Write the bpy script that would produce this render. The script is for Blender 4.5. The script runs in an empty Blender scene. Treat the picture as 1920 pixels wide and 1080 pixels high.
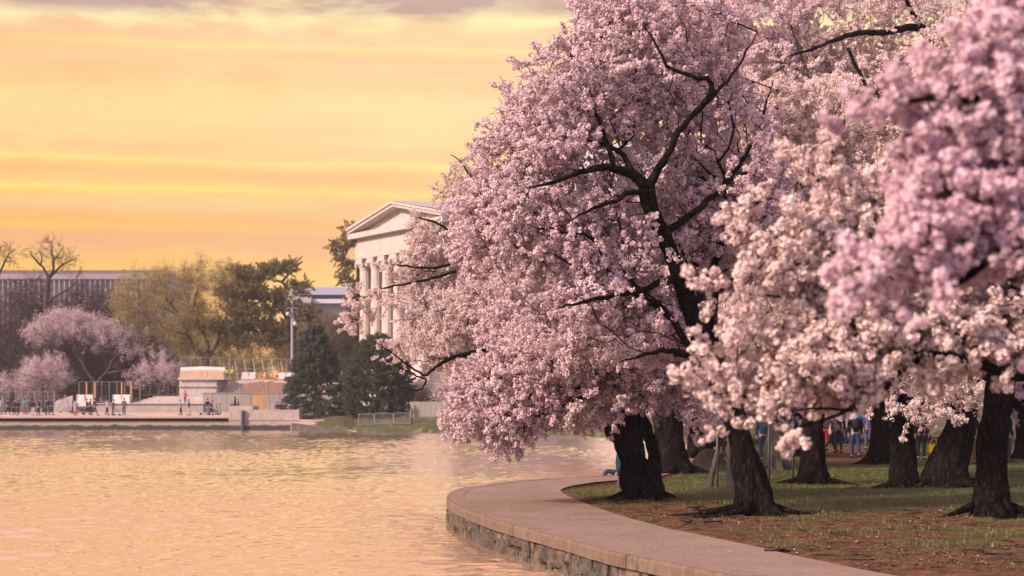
import bpy, math, random
import numpy as np
from mathutils import Vector, Matrix, Euler, noise as mnoise

S = bpy.context.scene
COL = S.collection
FPX, HZ, CZ, WZ = 3600.0, 758.0, 2.0, -0.55      # focal length in photo pixels, horizon row, eye height, water level

# ------------------------------------------------------------------ camera
cam_d = bpy.data.cameras.new('camera')
cam = bpy.data.objects.new('camera', cam_d)
COL.objects.link(cam)
cam.location = (0, 0, CZ)
cam.rotation_euler = (math.radians(90), 0, 0)
cam_d.sensor_width = 36.0
cam_d.lens = FPX / 1920 * 36.0
cam_d.shift_y = (HZ - 540) / 1920
cam_d.clip_start = 0.3
cam_d.clip_end = 6000
cam_d.dof.use_dof = True
cam_d.dof.focus_distance = 38.0
cam_d.dof.aperture_fstop = 2.3
S.camera = cam

# ------------------------------------------------------------------ sky, sun, exposure
SUN_EL, SUN_AZ = math.radians(30), math.radians(-122)      # azimuth from +Y, clockwise
world = bpy.data.worlds.new('World')
S.world = world
world.use_nodes = True
wt = world.node_tree
for n in list(wt.nodes):
    wt.nodes.remove(n)

class NT:
    """small helper around a node tree"""
    def __init__(s, t): s.t = t
    def n(s, typ, ins=None, **kw):
        nd = s.t.nodes.new(typ)
        for k, v in kw.items(): setattr(nd, k, v)
        for k, v in (ins or {}).items():
            if hasattr(v, 'is_linked') or isinstance(v, bpy.types.NodeSocket): s.t.links.new(v, nd.inputs[k])
            else: nd.inputs[k].default_value = v
        return nd
    def m(s, op, a, b=0.0, c=None, clamp=False):
        d = {0: a, 1: b}
        if c is not None: d[2] = c
        return s.n('ShaderNodeMath', d, operation=op, use_clamp=clamp).outputs[0]
    def vm(s, op, a, b=(0, 0, 0)):
        return s.n('ShaderNodeVectorMath', {0: a, 1: b}, operation=op).outputs[0]
    def noise(s, vec, scale, detail=3, rough=.5, dist=0.0, col=False):
        nd = s.n('ShaderNodeTexNoise', {'Vector': vec, 'Scale': scale, 'Detail': detail, 'Roughness': rough, 'Distortion': dist})
        return nd.outputs['Color' if col else 'Fac']
    def ramp(s, fac, stops, interp='LINEAR'):
        nd = s.n('ShaderNodeValToRGB', {'Fac': fac})
        cr = nd.color_ramp; cr.interpolation = interp
        while len(cr.elements) > 1: cr.elements.remove(cr.elements[0])
        for i, (p, c) in enumerate(stops):
            e = cr.elements[0] if i == 0 else cr.elements.new(p)
            e.position = p
            if not hasattr(c, '__len__'): c = (c, c, c)
            e.color = (*c[:3], 1)
        return nd.outputs['Color']
    def mix(s, f, a, b, blend='MIX'):
        nd = s.n('ShaderNodeMix', data_type='RGBA', blend_type=blend)
        for k, v in ((0, f), (6, a), (7, b)):
            if isinstance(v, bpy.types.NodeSocket): s.t.links.new(v, nd.inputs[k])
            else: nd.inputs[k].default_value = v if k == 0 or len(v) == 4 else (*v, 1)
        return nd.outputs[2]
    def comb(s, x, y, z): return s.n('ShaderNodeCombineXYZ', {0: x, 1: y, 2: z}).outputs[0]
    def sep(s, v):
        nd = s.n('ShaderNodeSeparateXYZ', {0: v}); return nd.outputs[0], nd.outputs[1], nd.outputs[2]

def srgb(r, g, b, k=1.0):
    f = lambda c: (c / 255 / 12.92 if c / 255 <= .04045 else ((c / 255 + .055) / 1.055) ** 2.4) * k
    return (f(r), f(g), f(b))

W = NT(wt)
nish = W.n('ShaderNodeTexSky', sky_type='NISHITA', sun_disc=False, sun_elevation=SUN_EL, sun_rotation=SUN_AZ,
           air_density=1.0, dust_density=2.0, ozone_density=1.5)
d = W.n('ShaderNodeTexCoord').outputs['Generated']
dx, dy, dz = W.sep(d)
az = W.m('ARCTAN2', dx, dy)
hor = W.m('SQRT', W.m('ADD', W.m('MULTIPLY', dx, dx), W.m('MULTIPLY', dy, dy)))
el = W.m('ARCTAN2', dz, hor)
# a gentle warp so the cloud bands undulate
wv = W.comb(W.m('MULTIPLY', az, 5.0), W.m('MULTIPLY', el, 14.0), 3.3)
warp = W.m('ADD', W.m('MULTIPLY', W.m('SUBTRACT', W.noise(wv, 1.0, 2), .5), .010), W.m('MULTIPLY', W.m('SUBTRACT', W.noise(W.comb(W.m('MULTIPLY', az, 16.0), W.m('MULTIPLY', el, 60.0), 8.8), 1.0, 5, .6), .5), .0065))
elw = W.m('ADD', el, warp)
elw = W.m('ADD', elw, W.m('MULTIPLY', az, 0.006))
T = lambda py: (HZ - py) / FPX / 0.35         # ramp position of a photo row (0..0.35 rad)
base = W.ramp(W.m('DIVIDE', elw, .35), [
    (0.0, srgb(235, 160, 100)), (T(560), srgb(255, 190, 92)), (T(520), srgb(255, 196, 100)),
    (T(492), srgb(255, 192, 100)), (T(478), srgb(243, 180, 118)), (T(448), srgb(242, 182, 124)),
    (T(436), srgb(255, 196, 102)), (T(418), srgb(250, 188, 108)), (T(402), srgb(245, 190, 132)), (T(382), srgb(248, 196, 134)),
    (T(374), srgb(255, 206, 112)), (T(364), srgb(255, 224, 118)), (T(358), srgb(253, 204, 122)), (T(336), srgb(251, 200, 124)),
    (T(324), srgb(255, 214, 118)), (T(314), srgb(255, 234, 140)), (T(308), srgb(252, 206, 138)),
    (T(270), srgb(252, 212, 148)), (T(215), srgb(253, 216, 150)), (T(180), srgb(250, 206, 148)),
    (T(120), srgb(250, 206, 150)), (T(107), srgb(255, 224, 146)), (T(98), srgb(252, 206, 152)), (T(75), srgb(248, 204, 156)),
    (T(55), srgb(255, 228, 160)), (T(35), srgb(254, 222, 160)), (T(10), srgb(245, 205, 155)),
    (.66, srgb(253, 188, 104)), (.82, srgb(253, 176, 88)), (1.0, srgb(248, 168, 90))])
# paler, creamier towards the right of the view, deeper orange towards the left and near the horizon
right = W.m('MULTIPLY', W.m('ADD', az, .22), 2.6, clamp=True)
base = W.mix(W.m('MULTIPLY', right, .42), base, srgb(255, 236, 200))
lowmix = W.m('MULTIPLY', W.m('SUBTRACT', 1.0, W.m('DIVIDE', el, .10)), .35, clamp=True)
base = W.mix(lowmix, base, srgb(255, 186, 90))
# fine streaks
sv = W.comb(W.m('MULTIPLY', az, 3.0), W.m('MULTIPLY', elw, 70.0), 1.7)
st = W.noise(sv, 1.0, 4, .55, .3)
base = W.mix(W.m('MULTIPLY', W.m('SUBTRACT', st, .48), 1.5, clamp=True), base, srgb(255, 228, 140))
sv2 = W.comb(W.m('MULTIPLY', az, 2.2), W.m('MULTIPLY', elw, 42.0), 7.7)
st2 = W.noise(sv2, 1.0, 3, .5, .2)
base = W.mix(W.m('MULTIPLY', W.m('SUBTRACT', st2, .52), 2.0, clamp=True), base, srgb(240, 178, 128))
fib = W.noise(W.comb(W.m('MULTIPLY', az, 7.0), W.m('MULTIPLY', elw, 30.0), 4.4), 1.0, 8, .68, .5)
base = W.mix(W.m('MULTIPLY', W.m('SUBTRACT', fib, .50), 2.2, clamp=True), base, srgb(255, 232, 170))
base = W.mix(W.m('MULTIPLY', W.m('SUBTRACT', .47, fib), 2.2, clamp=True), base, srgb(238, 176, 128))
# broken cumulus, from just above the streaks on up: bright rims, mauve cores
cv = W.comb(W.m('MULTIPLY', az, 11.0), W.m('MULTIPLY', el, 34.0), 2.0)
cn = W.noise(cv, 1.0, 6, .58, .25)
cn2 = W.noise(W.vm('ADD', cv, (9.1, 4.4, 2.2)), 2.3, 5, .6)
band = W.ramp(W.m('DIVIDE', el, .35), [(T(85), 0), (T(48), 1), (.8, .7), (1.0, .5)])
rim = W.m('MULTIPLY', W.m('MULTIPLY', W.m('SUBTRACT', cn2, .42), 6.5, clamp=True), band)
base = W.mix(W.m('MULTIPLY', rim, .9), base, srgb(255, 242, 182, 1.05))
band2 = W.ramp(W.m('DIVIDE', el, .35), [(T(60), 0), (T(34), 1), (.66, .75), (.8, .8), (1.0, .85)])
core = W.m('MULTIPLY', W.m('MULTIPLY', W.m('SUBTRACT', cn, .37), 6.5, clamp=True), band2)
corr = W.m('MULTIPLY', W.m('MULTIPLY', W.m('SUBTRACT', az, -.085), 9.0, clamp=True), W.ramp(W.m('DIVIDE', el, .35), [(T(50), 0), (T(26), .9), (.72, .5), (.9, 0)]))
core = W.m('MAXIMUM', core, corr)
base = W.mix(W.m('MULTIPLY', core, .85), base, srgb(188, 150, 150))
# up the dome the gold gives way to lilac grey cloud over a blue violet sky; same behind the camera
high = W.mix(W.n('ShaderNodeMapRange', {'Value': W.noise(W.comb(W.m('MULTIPLY', dx, 3.), W.m('MULTIPLY', dy, 3.), dz), 1.0, 4), 'From Min': .3, 'From Max': .7}).outputs[0],
             (.63, .52, .76), (.88, .70, .83))
high = W.mix(.12, high, W.vm('MULTIPLY', nish.outputs[0], (.1, .1, .1)))
up = W.ramp(el, [(.60, 0), (1.0, 1)])
back = W.ramp(W.m('DIVIDE', W.m('ABSOLUTE', az), math.pi), [(.16, 0), (.50, 1)])
tot = W.m('MAXIMUM', up, back)
skycol = W.mix(tot, base, high)
below = W.m('MULTIPLY', W.m('MULTIPLY', el, -8.0), 1.0, clamp=True)
skycol = W.mix(below, skycol, (.35, .27, .28))
bg = W.n('ShaderNodeBackground', {'Color': skycol, 'Strength': .94})
wo = W.n('ShaderNodeOutputWorld', {'Surface': bg.outputs[0]})
world.cycles.sampling_method = 'MANUAL'
world.cycles.sample_map_resolution = 512

sun_d = bpy.data.lights.new('sun', 'SUN')
sun_d.energy = 5.0
sun_d.angle = math.radians(9)
sun_d.color = (1.0, .79, .62)
sun = bpy.data.objects.new('sun', sun_d)
COL.objects.link(sun)
sdir = Vector((math.sin(SUN_AZ) * math.cos(SUN_EL), math.cos(SUN_AZ) * math.cos(SUN_EL), math.sin(SUN_EL)))
sun.rotation_euler = sdir.to_track_quat('Z', 'Y').to_euler()
sun.location = sdir * 60

S.view_settings.view_transform = 'Standard'
S.view_settings.look = 'None'
S.view_settings.exposure = 0.20
S.view_settings.gamma = 1.0
S.view_settings.use_curve_mapping = False
S.cycles.max_bounces = 6
S.cycles.diffuse_bounces = 3
S.cycles.glossy_bounces = 2
S.cycles.transmission_bounces = 3
S.cycles.volume_bounces = 0
S.cycles.transparent_max_bounces = 8
S.cycles.use_denoising = True
S.cycles.caustics_reflective = False
S.cycles.caustics_refractive = False

# ------------------------------------------------------------------ geometry helpers
def P(px, py, D):
    """world point seen at a photo pixel at distance D"""
    return np.array([(px - 960) / FPX * D, D, CZ + (HZ - py) / FPX * D])
def G(px, py, z=0.0):
    D = (CZ - z) * FPX / (py - HZ)
    return np.array([(px - 960) / FPX * D, D, z])
def PX(px, D): return (px - 960) / FPX * D
def ZY(py, D): return CZ + (HZ - py) / FPX * D

class MB:
    """collects geometry, then links it as ONE mesh object"""
    def __init__(s): s.v, s.f, s.mi, s.cur = [], [], [], 0; s.n = 0
    def add(s, verts, faces):
        o = s.n
        s.v.append(np.asarray(verts, float).reshape(-1, 3)); s.n += len(s.v[-1])
        for f in faces: s.f.append([o + i for i in f]); s.mi.append(s.cur)
        return s
    def box(s, x0, x1, y0, y1, z0, z1):
        v = [(x, y, z) for x in (x0, x1) for y in (y0, y1) for z in (z0, z1)]
        return s.add(v, [(0, 1, 3, 2), (4, 6, 7, 5), (0, 4, 5, 1), (2, 3, 7, 6), (0, 2, 6, 4), (1, 5, 7, 3)])
    def hexa(s, p):   # 8 points: bottom 4 ccw, top 4 ccw
        return s.add(p, [(3, 2, 1, 0), (4, 5, 6, 7), (0, 1, 5, 4), (1, 2, 6, 5), (2, 3, 7, 6), (3, 0, 4, 7)])
    def tube(s, pts, rad, n=6, cap=True, fn=None):
        pts = np.asarray(pts, float); k = len(pts)
        rad = np.broadcast_to(np.asarray(rad, float), (k,))
        tg = np.gradient(pts, axis=0) if k > 1 else np.array([[0, 0, 1.]])
        tg /= np.linalg.norm(tg, axis=1)[:, None] + 1e-12
        a = np.array([1., 0, 0]) if abs(tg[0][0]) < .8 else np.array([0, 1., 0])
        rings = []
        th = np.arange(n) * 2 * math.pi / n
        for i in range(k):
            a = a - tg[i] * a.dot(tg[i]); a /= np.linalg.norm(a) + 1e-12
            b = np.cross(tg[i], a)
            r = rad[i] if fn is None else rad[i] * fn(i, th)
            rings.append(pts[i] + (np.cos(th) * r)[:, None] * a + (np.sin(th) * r)[:, None] * b)
        fs = [(i * n + j, i * n + (j + 1) % n, (i + 1) * n + (j + 1) % n, (i + 1) * n + j) for i in range(k - 1) for j in range(n)]
        if cap: fs += [tuple(range(n))[::-1], tuple((k - 1) * n + j for j in range(n))]
        return s.add(np.concatenate(rings), fs)
    def bar(s, a, b, w, h=None):
        """square bar between two points"""
        a = np.asarray(a, float); b = np.asarray(b, float)
        return s.tube([a, b], w * .5 ** .5, 4)
    def ball(s, c, r, n=8, m=6):
        r = np.broadcast_to(np.asarray(r, float), (3,))
        v = [(0, 0, 1)] + [(math.sin(math.pi * i / m) * math.cos(2 * math.pi * j / n), math.sin(math.pi * i / m) * math.sin(2 * math.pi * j / n), math.cos(math.pi * i / m)) for i in range(1, m) for j in range(n)] + [(0, 0, -1)]
        f = [(0, 1 + j, 1 + (j + 1) % n) for j in range(n)]
        f += [(1 + i * n + j, 1 + (i + 1) * n + j, 1 + (i + 1) * n + (j + 1) % n, 1 + i * n + (j + 1) % n) for i in range(m - 2) for j in range(n)]
        l = 1 + (m - 1) * n
        f += [(l, l - n + (j + 1) % n, l - n + j) for j in range(n)]
        return s.add(np.array(v) * r + np.asarray(c), f)
    def sheet(s, grid):   # grid: (n, m, 3)
        g = np.asarray(grid, float); n, m = g.shape[:2]
        return s.add(g.reshape(-1, 3), [(i * m + j, i * m + j + 1, (i + 1) * m + j + 1, (i + 1) * m + j) for i in range(n - 1) for j in range(m - 1)])
    def mesh(s, name, mats, off=(0, 0, 0), smooth=False):
        me = bpy.data.meshes.new(name)
        v = np.concatenate(s.v) - np.asarray(off) if s.v else np.zeros((0, 3))
        me.from_pydata(v.tolist(), [], s.f)
        for m in (mats if isinstance(mats, (list, tuple)) else [mats]): me.materials.append(m)
        if any(s.mi): me.polygons.foreach_set('material_index', s.mi)
        if smooth: me.polygons.foreach_set('use_smooth', [True] * len(s.f))
        me.update()
        return me
    def build(s, name, mats, parent=None, smooth=False, kind=None):
        off = np.array(wloc(parent)) if parent else np.zeros(3)
        o = bpy.data.objects.new(name, s.mesh(name, mats, off, smooth))
        COL.objects.link(o)
        if parent: o.parent = parent
        if kind: o['kind'] = kind
        return o

def wloc(o):
    v = np.zeros(3)
    while o is not None:
        v = v + np.array(o.location); o = o.parent
    return v
def tag(o, label=None, cat=None, group=None, kind=None):
    if label: o['label'] = label
    if cat: o['category'] = cat
    if group: o['group'] = group
    if kind: o['kind'] = kind
    return o
def thing(name, loc, label, cat, group=None):
    o = bpy.data.objects.new(name, None); COL.objects.link(o)
    o.location = tuple(float(x) for x in loc); o.empty_display_size = .3
    return tag(o, label, cat, group)
def put(name, me, parent, loc=(0, 0, 0), rot=(0, 0, 0), scl=(1, 1, 1)):
    o = bpy.data.objects.new(name, me); COL.objects.link(o)
    o.parent = parent; o.location = tuple(map(float, loc)); o.rotation_euler = rot; o.scale = scl if hasattr(scl, '__len__') else (scl,) * 3
    return o
def copy_tree(o, parent=None):
    c = o.copy(); COL.objects.link(c); c.parent = parent
    for ch in list(o.children): copy_tree(ch, c)
    return c

# ------------------------------------------------------------------ materials
def mat(name, c1, c2=None, scale=4.0, rough=.8, bump=0.0, bscale=None, stretch=(1, 1, 1), metal=0.0, c3=None, detail=4, spec=.3, contrast=(.35, .65), trans=0.0, emit=None, attr=None):
    m = bpy.data.materials.new(name); m.use_nodes = True
    t = NT(m.node_tree); bs = m.node_tree.nodes['Principled BSDF']
    co = t.n('ShaderNodeTexCoord').outputs['Object']
    vec = t.vm('MULTIPLY', co, stretch)
    if c2 is None:
        bs.inputs['Base Color'].default_value = (*c1, 1)
    else:
        f = t.n('ShaderNodeMapRange', {'Value': t.noise(vec, scale, detail, .6), 'From Min': contrast[0], 'From Max': contrast[1]}).outputs[0]
        c = t.mix(f, c1, c2)
        if c3 is not None:
            f3 = t.n('ShaderNodeMapRange', {'Value': t.noise(t.vm('ADD', vec, (7, 3, 5)), scale * 3.1, detail, .65), 'From Min': .52, 'From Max': .66}).outputs[0]
            c = t.mix(f3, c, c3)
        t.t.links.new(c, bs.inputs['Base Color'])
    bs.inputs['Roughness'].default_value = rough
    bs.inputs['Metallic'].default_value = metal
    bs.inputs['Specular IOR Level'].default_value = spec
    if bump:
        b = t.n('ShaderNodeBump', {'Height': t.noise(vec, bscale or scale * 4, 5, .65), 'Distance': bump, 'Strength': 1.0})
        t.t.links.new(b.outputs[0], bs.inputs['Normal'])
    return m

def petal_mat(name, ca, cb, trans=.3):
    """thin petals: diffuse plus translucent, colour drifting from spray to spray"""
    m = bpy.data.materials.new(name); m.use_nodes = True
    t = NT(m.node_tree); nt = m.node_tree
    for n in list(nt.nodes): nt.nodes.remove(n)
    rnd = t.n('ShaderNodeObjectInfo').outputs['Random']
    geo = t.n('ShaderNodeNewGeometry')
    nz = t.noise(geo.outputs['Position'], .55, 2)
    f = t.m('ADD', t.m('MULTIPLY', rnd, .55), t.m('MULTIPLY', t.m('SUBTRACT', nz, .25), .9), clamp=True)
    c = t.mix(f, ca, cb)
    isl = geo.outputs['Random Per Island']
    c = t.mix(t.m('MULTIPLY', isl, .35), c, tuple(min(1, x * 1.12) for x in cb))
    df = t.n('ShaderNodeBsdfDiffuse', {'Color': c, 'Roughness': .5}).outputs[0]
    tr = t.n('ShaderNodeBsdfTranslucent', {'Color': t.mix(.5, c, (.92, .66, .64))}).outputs[0]
    mx = t.n('ShaderNodeMixShader', {0: trans, 1: df, 2: tr}).outputs[0]
    t.n('ShaderNodeOutputMaterial', {'Surface': mx})
    return m
# ------------------------------------------------------------------ shoreline curves (world x, distance)
rs = np.random.RandomState(7)
OUT = np.array([(-6, -8), (-.8, 0), (2.6, 6), (4.3, 12), (4.2, 17), (2.80, 22.4), (2.33, 24.2), (1.95, 24.6)][:5] +
               [tuple(G(*p)[:2]) for p in [(1379, 1080), (1315, 1068), (1250, 1055), (1145, 1035), (1046, 1006), (963, 985), (924, 974), (870, 954), (843, 940), (839, 931), (845, 923), (862, 916), (893, 911), (930, 905), (1010, 898), (1080, 894), (1150, 891.5), (1200, 889), (1240, 884), (1262, 872), (1268, 858), (1262, 845)]] +
               [(9.3, 95), (9.0, 105)])
INN = np.array([(-3, -8), (1.6, 0), (5.0, 6), (6.4, 12), (6.2, 17)] +
               [tuple(G(*p)[:2]) for p in [(1669, 1078), (1560, 1057), (1445, 1031), (1340, 1009), (1250, 991), (1160, 966), (1100, 945), (1060, 928), (1049, 920), (1056, 915), (1075, 910), (1110, 905), (1150, 901), (1200, 898), (1250, 891), (1290, 878), (1310, 862), (1312, 850)]] +
               [(11.6, 95), (11.2, 105)])
def dense(poly, n=400):
    p = np.asarray(poly, float)
    for _ in range(2):
        q = p[:-1] * .75 + p[1:] * .25; r = p[:-1] * .25 + p[1:] * .75
        p = np.vstack([p[:1], np.stack([q, r], 1).reshape(-1, 2), p[-1:]])
    s = np.r_[0, np.cumsum(np.linalg.norm(np.diff(p, axis=0), axis=1))]
    t = np.linspace(0, s[-1], n)
    return np.stack([np.interp(t, s, p[:, 0]), np.interp(t, s, p[:, 1])], 1), t
OUTd, OUTs = dense(OUT, 900)
INNd, INNs = dense(INN, 900)
xo = lambda D: np.interp(D, np.maximum.accumulate(OUTd[:, 1]), OUTd[:, 0])
xi = lambda D: np.interp(D, np.maximum.accumulate(INNd[:, 1]), INNd[:, 0])

# ------------------------------------------------------------------ water
def water_mat():
    m = bpy.data.materials.new('water'); m.use_nodes = True
    t = NT(m.node_tree); bs = m.node_tree.nodes['Principled BSDF']
    co = t.n('ShaderNodeTexCoord').outputs['Object']
    h = t.m('ADD', t.m('MULTIPLY', t.noise(t.vm('MULTIPLY', co, (.7, 1., 1)), 9.0, 3, .6, .3), .022), t.m('MULTIPLY', t.noise(t.vm('MULTIPLY', co, (.6, 1., 1)), 3.0, 2, .6), .018))
    b = t.n('ShaderNodeBump', {'Height': h, 'Distance': 1.0, 'Strength': .6})
    t.t.links.new(b.outputs[0], bs.inputs['Normal'])
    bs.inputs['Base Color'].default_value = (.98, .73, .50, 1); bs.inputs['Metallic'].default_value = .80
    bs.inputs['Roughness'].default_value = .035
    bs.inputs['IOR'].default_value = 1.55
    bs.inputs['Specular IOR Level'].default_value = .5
    return m
# real waves: a sum of many small wind waves running roughly towards the camera
wr = np.random.RandomState(77)
cols = np.r_[np.linspace(-1500, -60, 26), np.arange(-40, 1420, 3.6), np.linspace(1430, 2400, 20)]
rowsD = np.r_[np.linspace(2, 23, 30), 23.1 * (215 / 23.1) ** (np.linspace(0, 1, 1150))]
gx = (cols[None, :] - 960) / FPX * rowsD[:, None]; gy = np.repeat(rowsD[:, None], len(cols), 1)
gzz = np.zeros_like(gx)
for k in range(64):
    lam = 10 ** wr.uniform(math.log10(.17), math.log10(1.05)); kk = 2 * math.pi / lam
    th = wr.normal() * .21 + .08; slope = .046 * (lam / .6) ** -.05 * wr.uniform(.6, 1.2)
    if lam > .7: slope *= .6
    ph = kk * (gx * math.sin(th) + gy * math.cos(th)) + wr.uniform(0, 6.28)
    s_ = np.sin(ph); gzz += slope / kk * (s_ - .25 * np.cos(2 * ph))
# calmer and rougher patches
patch = .80 + .45 * np.sin(gx * .21 + 1.3 * np.sin(gy * .05)) * np.sin(gy * .083 + .9) + .2 * np.sin(gx * .06 - gy * .11)
gzz *= np.clip(patch, .45, 1.35)
mb = MB(); W_ = np.stack([gx, gy, WZ + gzz], -1)
wme = bpy.data.meshes.new('water'); nr, nc = gx.shape
wme.vertices.add(nr * nc); wme.vertices.foreach_set('co', W_.ravel().astype(np.float32))
ii = (np.arange(nr - 1)[:, None] * nc + np.arange(nc - 1)[None, :]).ravel()
quads = np.stack([ii, ii + 1, ii + nc + 1, ii + nc], 1).astype(np.int32)
wme.loops.add(quads.size); wme.loops.foreach_set('vertex_index', quads.ravel())
wme.polygons.add(len(quads)); wme.polygons.foreach_set('loop_start', np.arange(0, quads.size, 4, dtype=np.int32))
wme.polygons.foreach_set('use_smooth', np.ones(len(quads), bool))
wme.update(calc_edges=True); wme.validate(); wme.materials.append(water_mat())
wob = bpy.data.objects.new('water', wme); COL.objects.link(wob); tag(wob, kind='structure')
mb = MB(); mb.add([(-195, -8, WZ - 2.2), (195, -8, WZ - 2.2), (195, 300, WZ - 2.2), (-195, 300, WZ - 2.2)], [(0, 1, 2, 3)])
tag(mb.build('lake_bed', mat('bed_mud', (.05, .04, .03), (.08, .065, .045))), kind='structure')

# ------------------------------------------------------------------ path
def concrete_path():
    m = bpy.data.materials.new('path_concrete'); m.use_nodes = True
    t = NT(m.node_tree); bs = m.node_tree.nodes['Principled BSDF']
    co = t.n('ShaderNodeTexCoord').outputs['Object']
    big = t.noise(co, .7, 4, .6); fine = t.noise(co, 34, 3, .7); mid = t.noise(co, 5.5, 6, .72)
    c = t.mix(t.n('ShaderNodeMapRange', {'Value': big, 'From Min': .35, 'From Max': .65}).outputs[0], (.28, .19, .148), (.36, .25, .198))
    c = t.mix(t.m('MULTIPLY', t.m('SUBTRACT', mid, .49), 3.2, clamp=True), c, (.17, .12, .10))
    c = t.mix(t.m('MULTIPLY', t.m('SUBTRACT', fine, .47), 3.4, clamp=True), c, (.13, .095, .085))
    c = t.mix(t.m('MULTIPLY', t.m('SUBTRACT', .42, fine), 2.4, clamp=True), c, (.55, .42, .40))
    t.t.links.new(c, bs.inputs['Base Color']); bs.inputs['Roughness'].default_value = .85; bs.inputs['Specular IOR Level'].default_value = .25
    b = t.n('ShaderNodeBump', {'Height': t.m('ADD', fine, t.m('MULTIPLY', mid, 2.0)), 'Distance': .006, 'Strength': 1.0})
    t.t.links.new(b.outputs[0], bs.inputs['Normal'])
    return m
PATHM = concrete_path()
Ds = np.r_[np.linspace(-7, 22, 30), np.linspace(22.3, 43, 120), np.linspace(43.1, 58, 150), np.linspace(58.3, 104, 80)]
rows = []
for D in Ds:
    a = xo(D) + .30 if D < 104 else xo(D); b = xi(D)
    rows.append([(a + (b - a) * k / 8, D, .006 * mnoise.noise(Vector((a + (b - a) * k / 8, D * .6, 0)))) for k in range(9)])
# make the coping's inner line follow the true normal offset instead of a sideways shift
OFFn = np.gradient(OUTd, axis=0); OFFn /= np.linalg.norm(OFFn, axis=1)[:, None] + 1e-9
OFFn = np.stack([OFFn[:, 1], -OFFn[:, 0]], 1)
CIN = OUTd + OFFn * .34
xc = lambda D: np.interp(D, np.maximum.accumulate(CIN[:, 1]), CIN[:, 0])
for r, D in zip(rows, Ds):
    a, b = max(xc(D), xo(D)), xi(D)
    for k in range(9):
        x = a + (b - a) * k / 8
        r[k] = (x, D, .004 + .008 * mnoise.noise(Vector((x, D * .6, 0))))
mb = MB(); mb.sheet(rows)
tag(mb.build('path', PATHM, smooth=True), kind='structure')

# ------------------------------------------------------------------ lawn
def sstep(a, b, x): t = np.clip((x - a) / (b - a), 0, 1); return t * t * (3 - 2 * t)
def lawn_z(x, D):
    e = x - xi(D)
    z = -.13 * sstep(44.6, 46.5, D) * (1 - sstep(52, 58, D)) * sstep(0.0, .25, e) + .006
    z += .035 * sstep(.1, 2.5, e) * mnoise.noise(Vector((x * .5, D * .35, 2.0)))
    z += (.022 * mnoise.noise(Vector((x * 1.7, D * 1.2, 5.0))) + .012 * mnoise.noise(Vector((x * 5, D * 3, 8.0)))) * min(1, max(0, e) * 2)
    z += sstep(60, 110, D) * .25
    z -= .03 * (1 - sstep(0, .3, e))
    return float(z)
lawnD = np.r_[np.linspace(-7, 20, 14), np.linspace(20.4, 60, 330), np.linspace(60.4, 104, 90)]
fr = np.r_[0, .003, np.linspace(.006, .12, 40), np.linspace(.125, .35, 60), np.linspace(.37, 1, 24)]
rows = []
for D in lawnD:
    a = xi(D); b = 46.0
    rows.append([(a + (b - a) * k, D, lawn_z(a + (b - a) * k, D)) for k in fr])
mb = MB(); mb.sheet(rows)
def greenness(x, D):
    """where grass holds: away from the trodden strip by the path"""
    py = HZ + 2 * FPX / D; px = 960 + x / D * FPX
    e = x - xi(D)
    g = sstep(36.5, 42, D) * .95
    g = max(g, .95 * sstep(1.0, 2.6, e) * sstep(34, 40, D))
    g += .45 * math.exp(-((px - 1200) / 130) ** 2 - ((py - 905) / 32) ** 2)
    g += .30 * math.exp(-((px - 1650) / 330) ** 2 - ((py - 905) / 30) ** 2)
    g -= 1.3 * math.exp(-((px - 1590) / 75) ** 2 - ((py - 858) / 20) ** 2)
    g -= .5 * math.exp(-((px - 1300) / 140) ** 2 - ((py - 960) / 16) ** 2)
    g += .22 * math.exp(-((px - 1480) / 110) ** 2 - ((py - 985) / 18) ** 2)
    g += .16 * sstep(1.2, 4, e)
    g += .20 * math.exp(-((px - 1800) / 200) ** 2 - ((py - 1010) / 22) ** 2)
    g *= sstep(0.05, .5, e)
    return float(g)
lawn_me = mb
def lawn_material():
    m = bpy.data.materials.new('lawn_soil'); m.use_nodes = True
    t = NT(m.node_tree); bs = m.node_tree.nodes['Principled BSDF']
    co = t.n('ShaderNodeTexCoord').outputs['Object']
    g = t.n('ShaderNodeAttribute', attribute_name='green').outputs['Fac']
    n1 = t.noise(co, .9, 5, .62); n2 = t.noise(t.vm('ADD', co, (3, 8, 1)), 3.2, 5, .68); n3 = t.noise(co, 16, 4, .7)
    dirt = t.mix(t.n('ShaderNodeMapRange', {'Value': n2, 'From Min': .32, 'From Max': .62}).outputs[0], (.27, .12, .062), (.065, .040, .025))
    dirt = t.mix(t.m('MULTIPLY', t.m('SUBTRACT', n3, .52), 4.0, clamp=True), dirt, (.055, .035, .025))
    dirt = t.mix(t.m('MULTIPLY', t.m('SUBTRACT', .40, n3), 4.0, clamp=True), dirt, (.30, .18, .12))
    grass = t.mix(t.n('ShaderNodeMapRange', {'Value': n3, 'From Min': .3, 'From Max': .7}).outputs[0], (.022, .034, .008), (.078, .105, .018))
    grass = t.mix(t.m('MULTIPLY', t.m('SUBTRACT', n2, .5), 3.0, clamp=True), grass, (.12, .105, .04))
    k = t.m('ADD', g, t.m('ADD', t.m('MULTIPLY', t.m('SUBTRACT', n1, .5), 1.5), t.m('MULTIPLY', t.m('SUBTRACT', n2, .5), 1.1)))
    k = t.n('ShaderNodeMapRange', {'Value': k, 'From Min': .35, 'From Max': .62}).outputs[0]
    c = t.mix(k, dirt, grass)
    t.t.links.new(c, bs.inputs['Base Color']); bs.inputs['Roughness'].default_value = .95; bs.inputs['Specular IOR Level'].default_value = .1
    b = t.n('ShaderNodeBump', {'Height': t.m('ADD', n3, t.m('MULTIPLY', n2, 2.5)), 'Distance': .05, 'Strength': 1.0})
    t.t.links.new(b.outputs[0], bs.inputs['Normal'])
    return m
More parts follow.
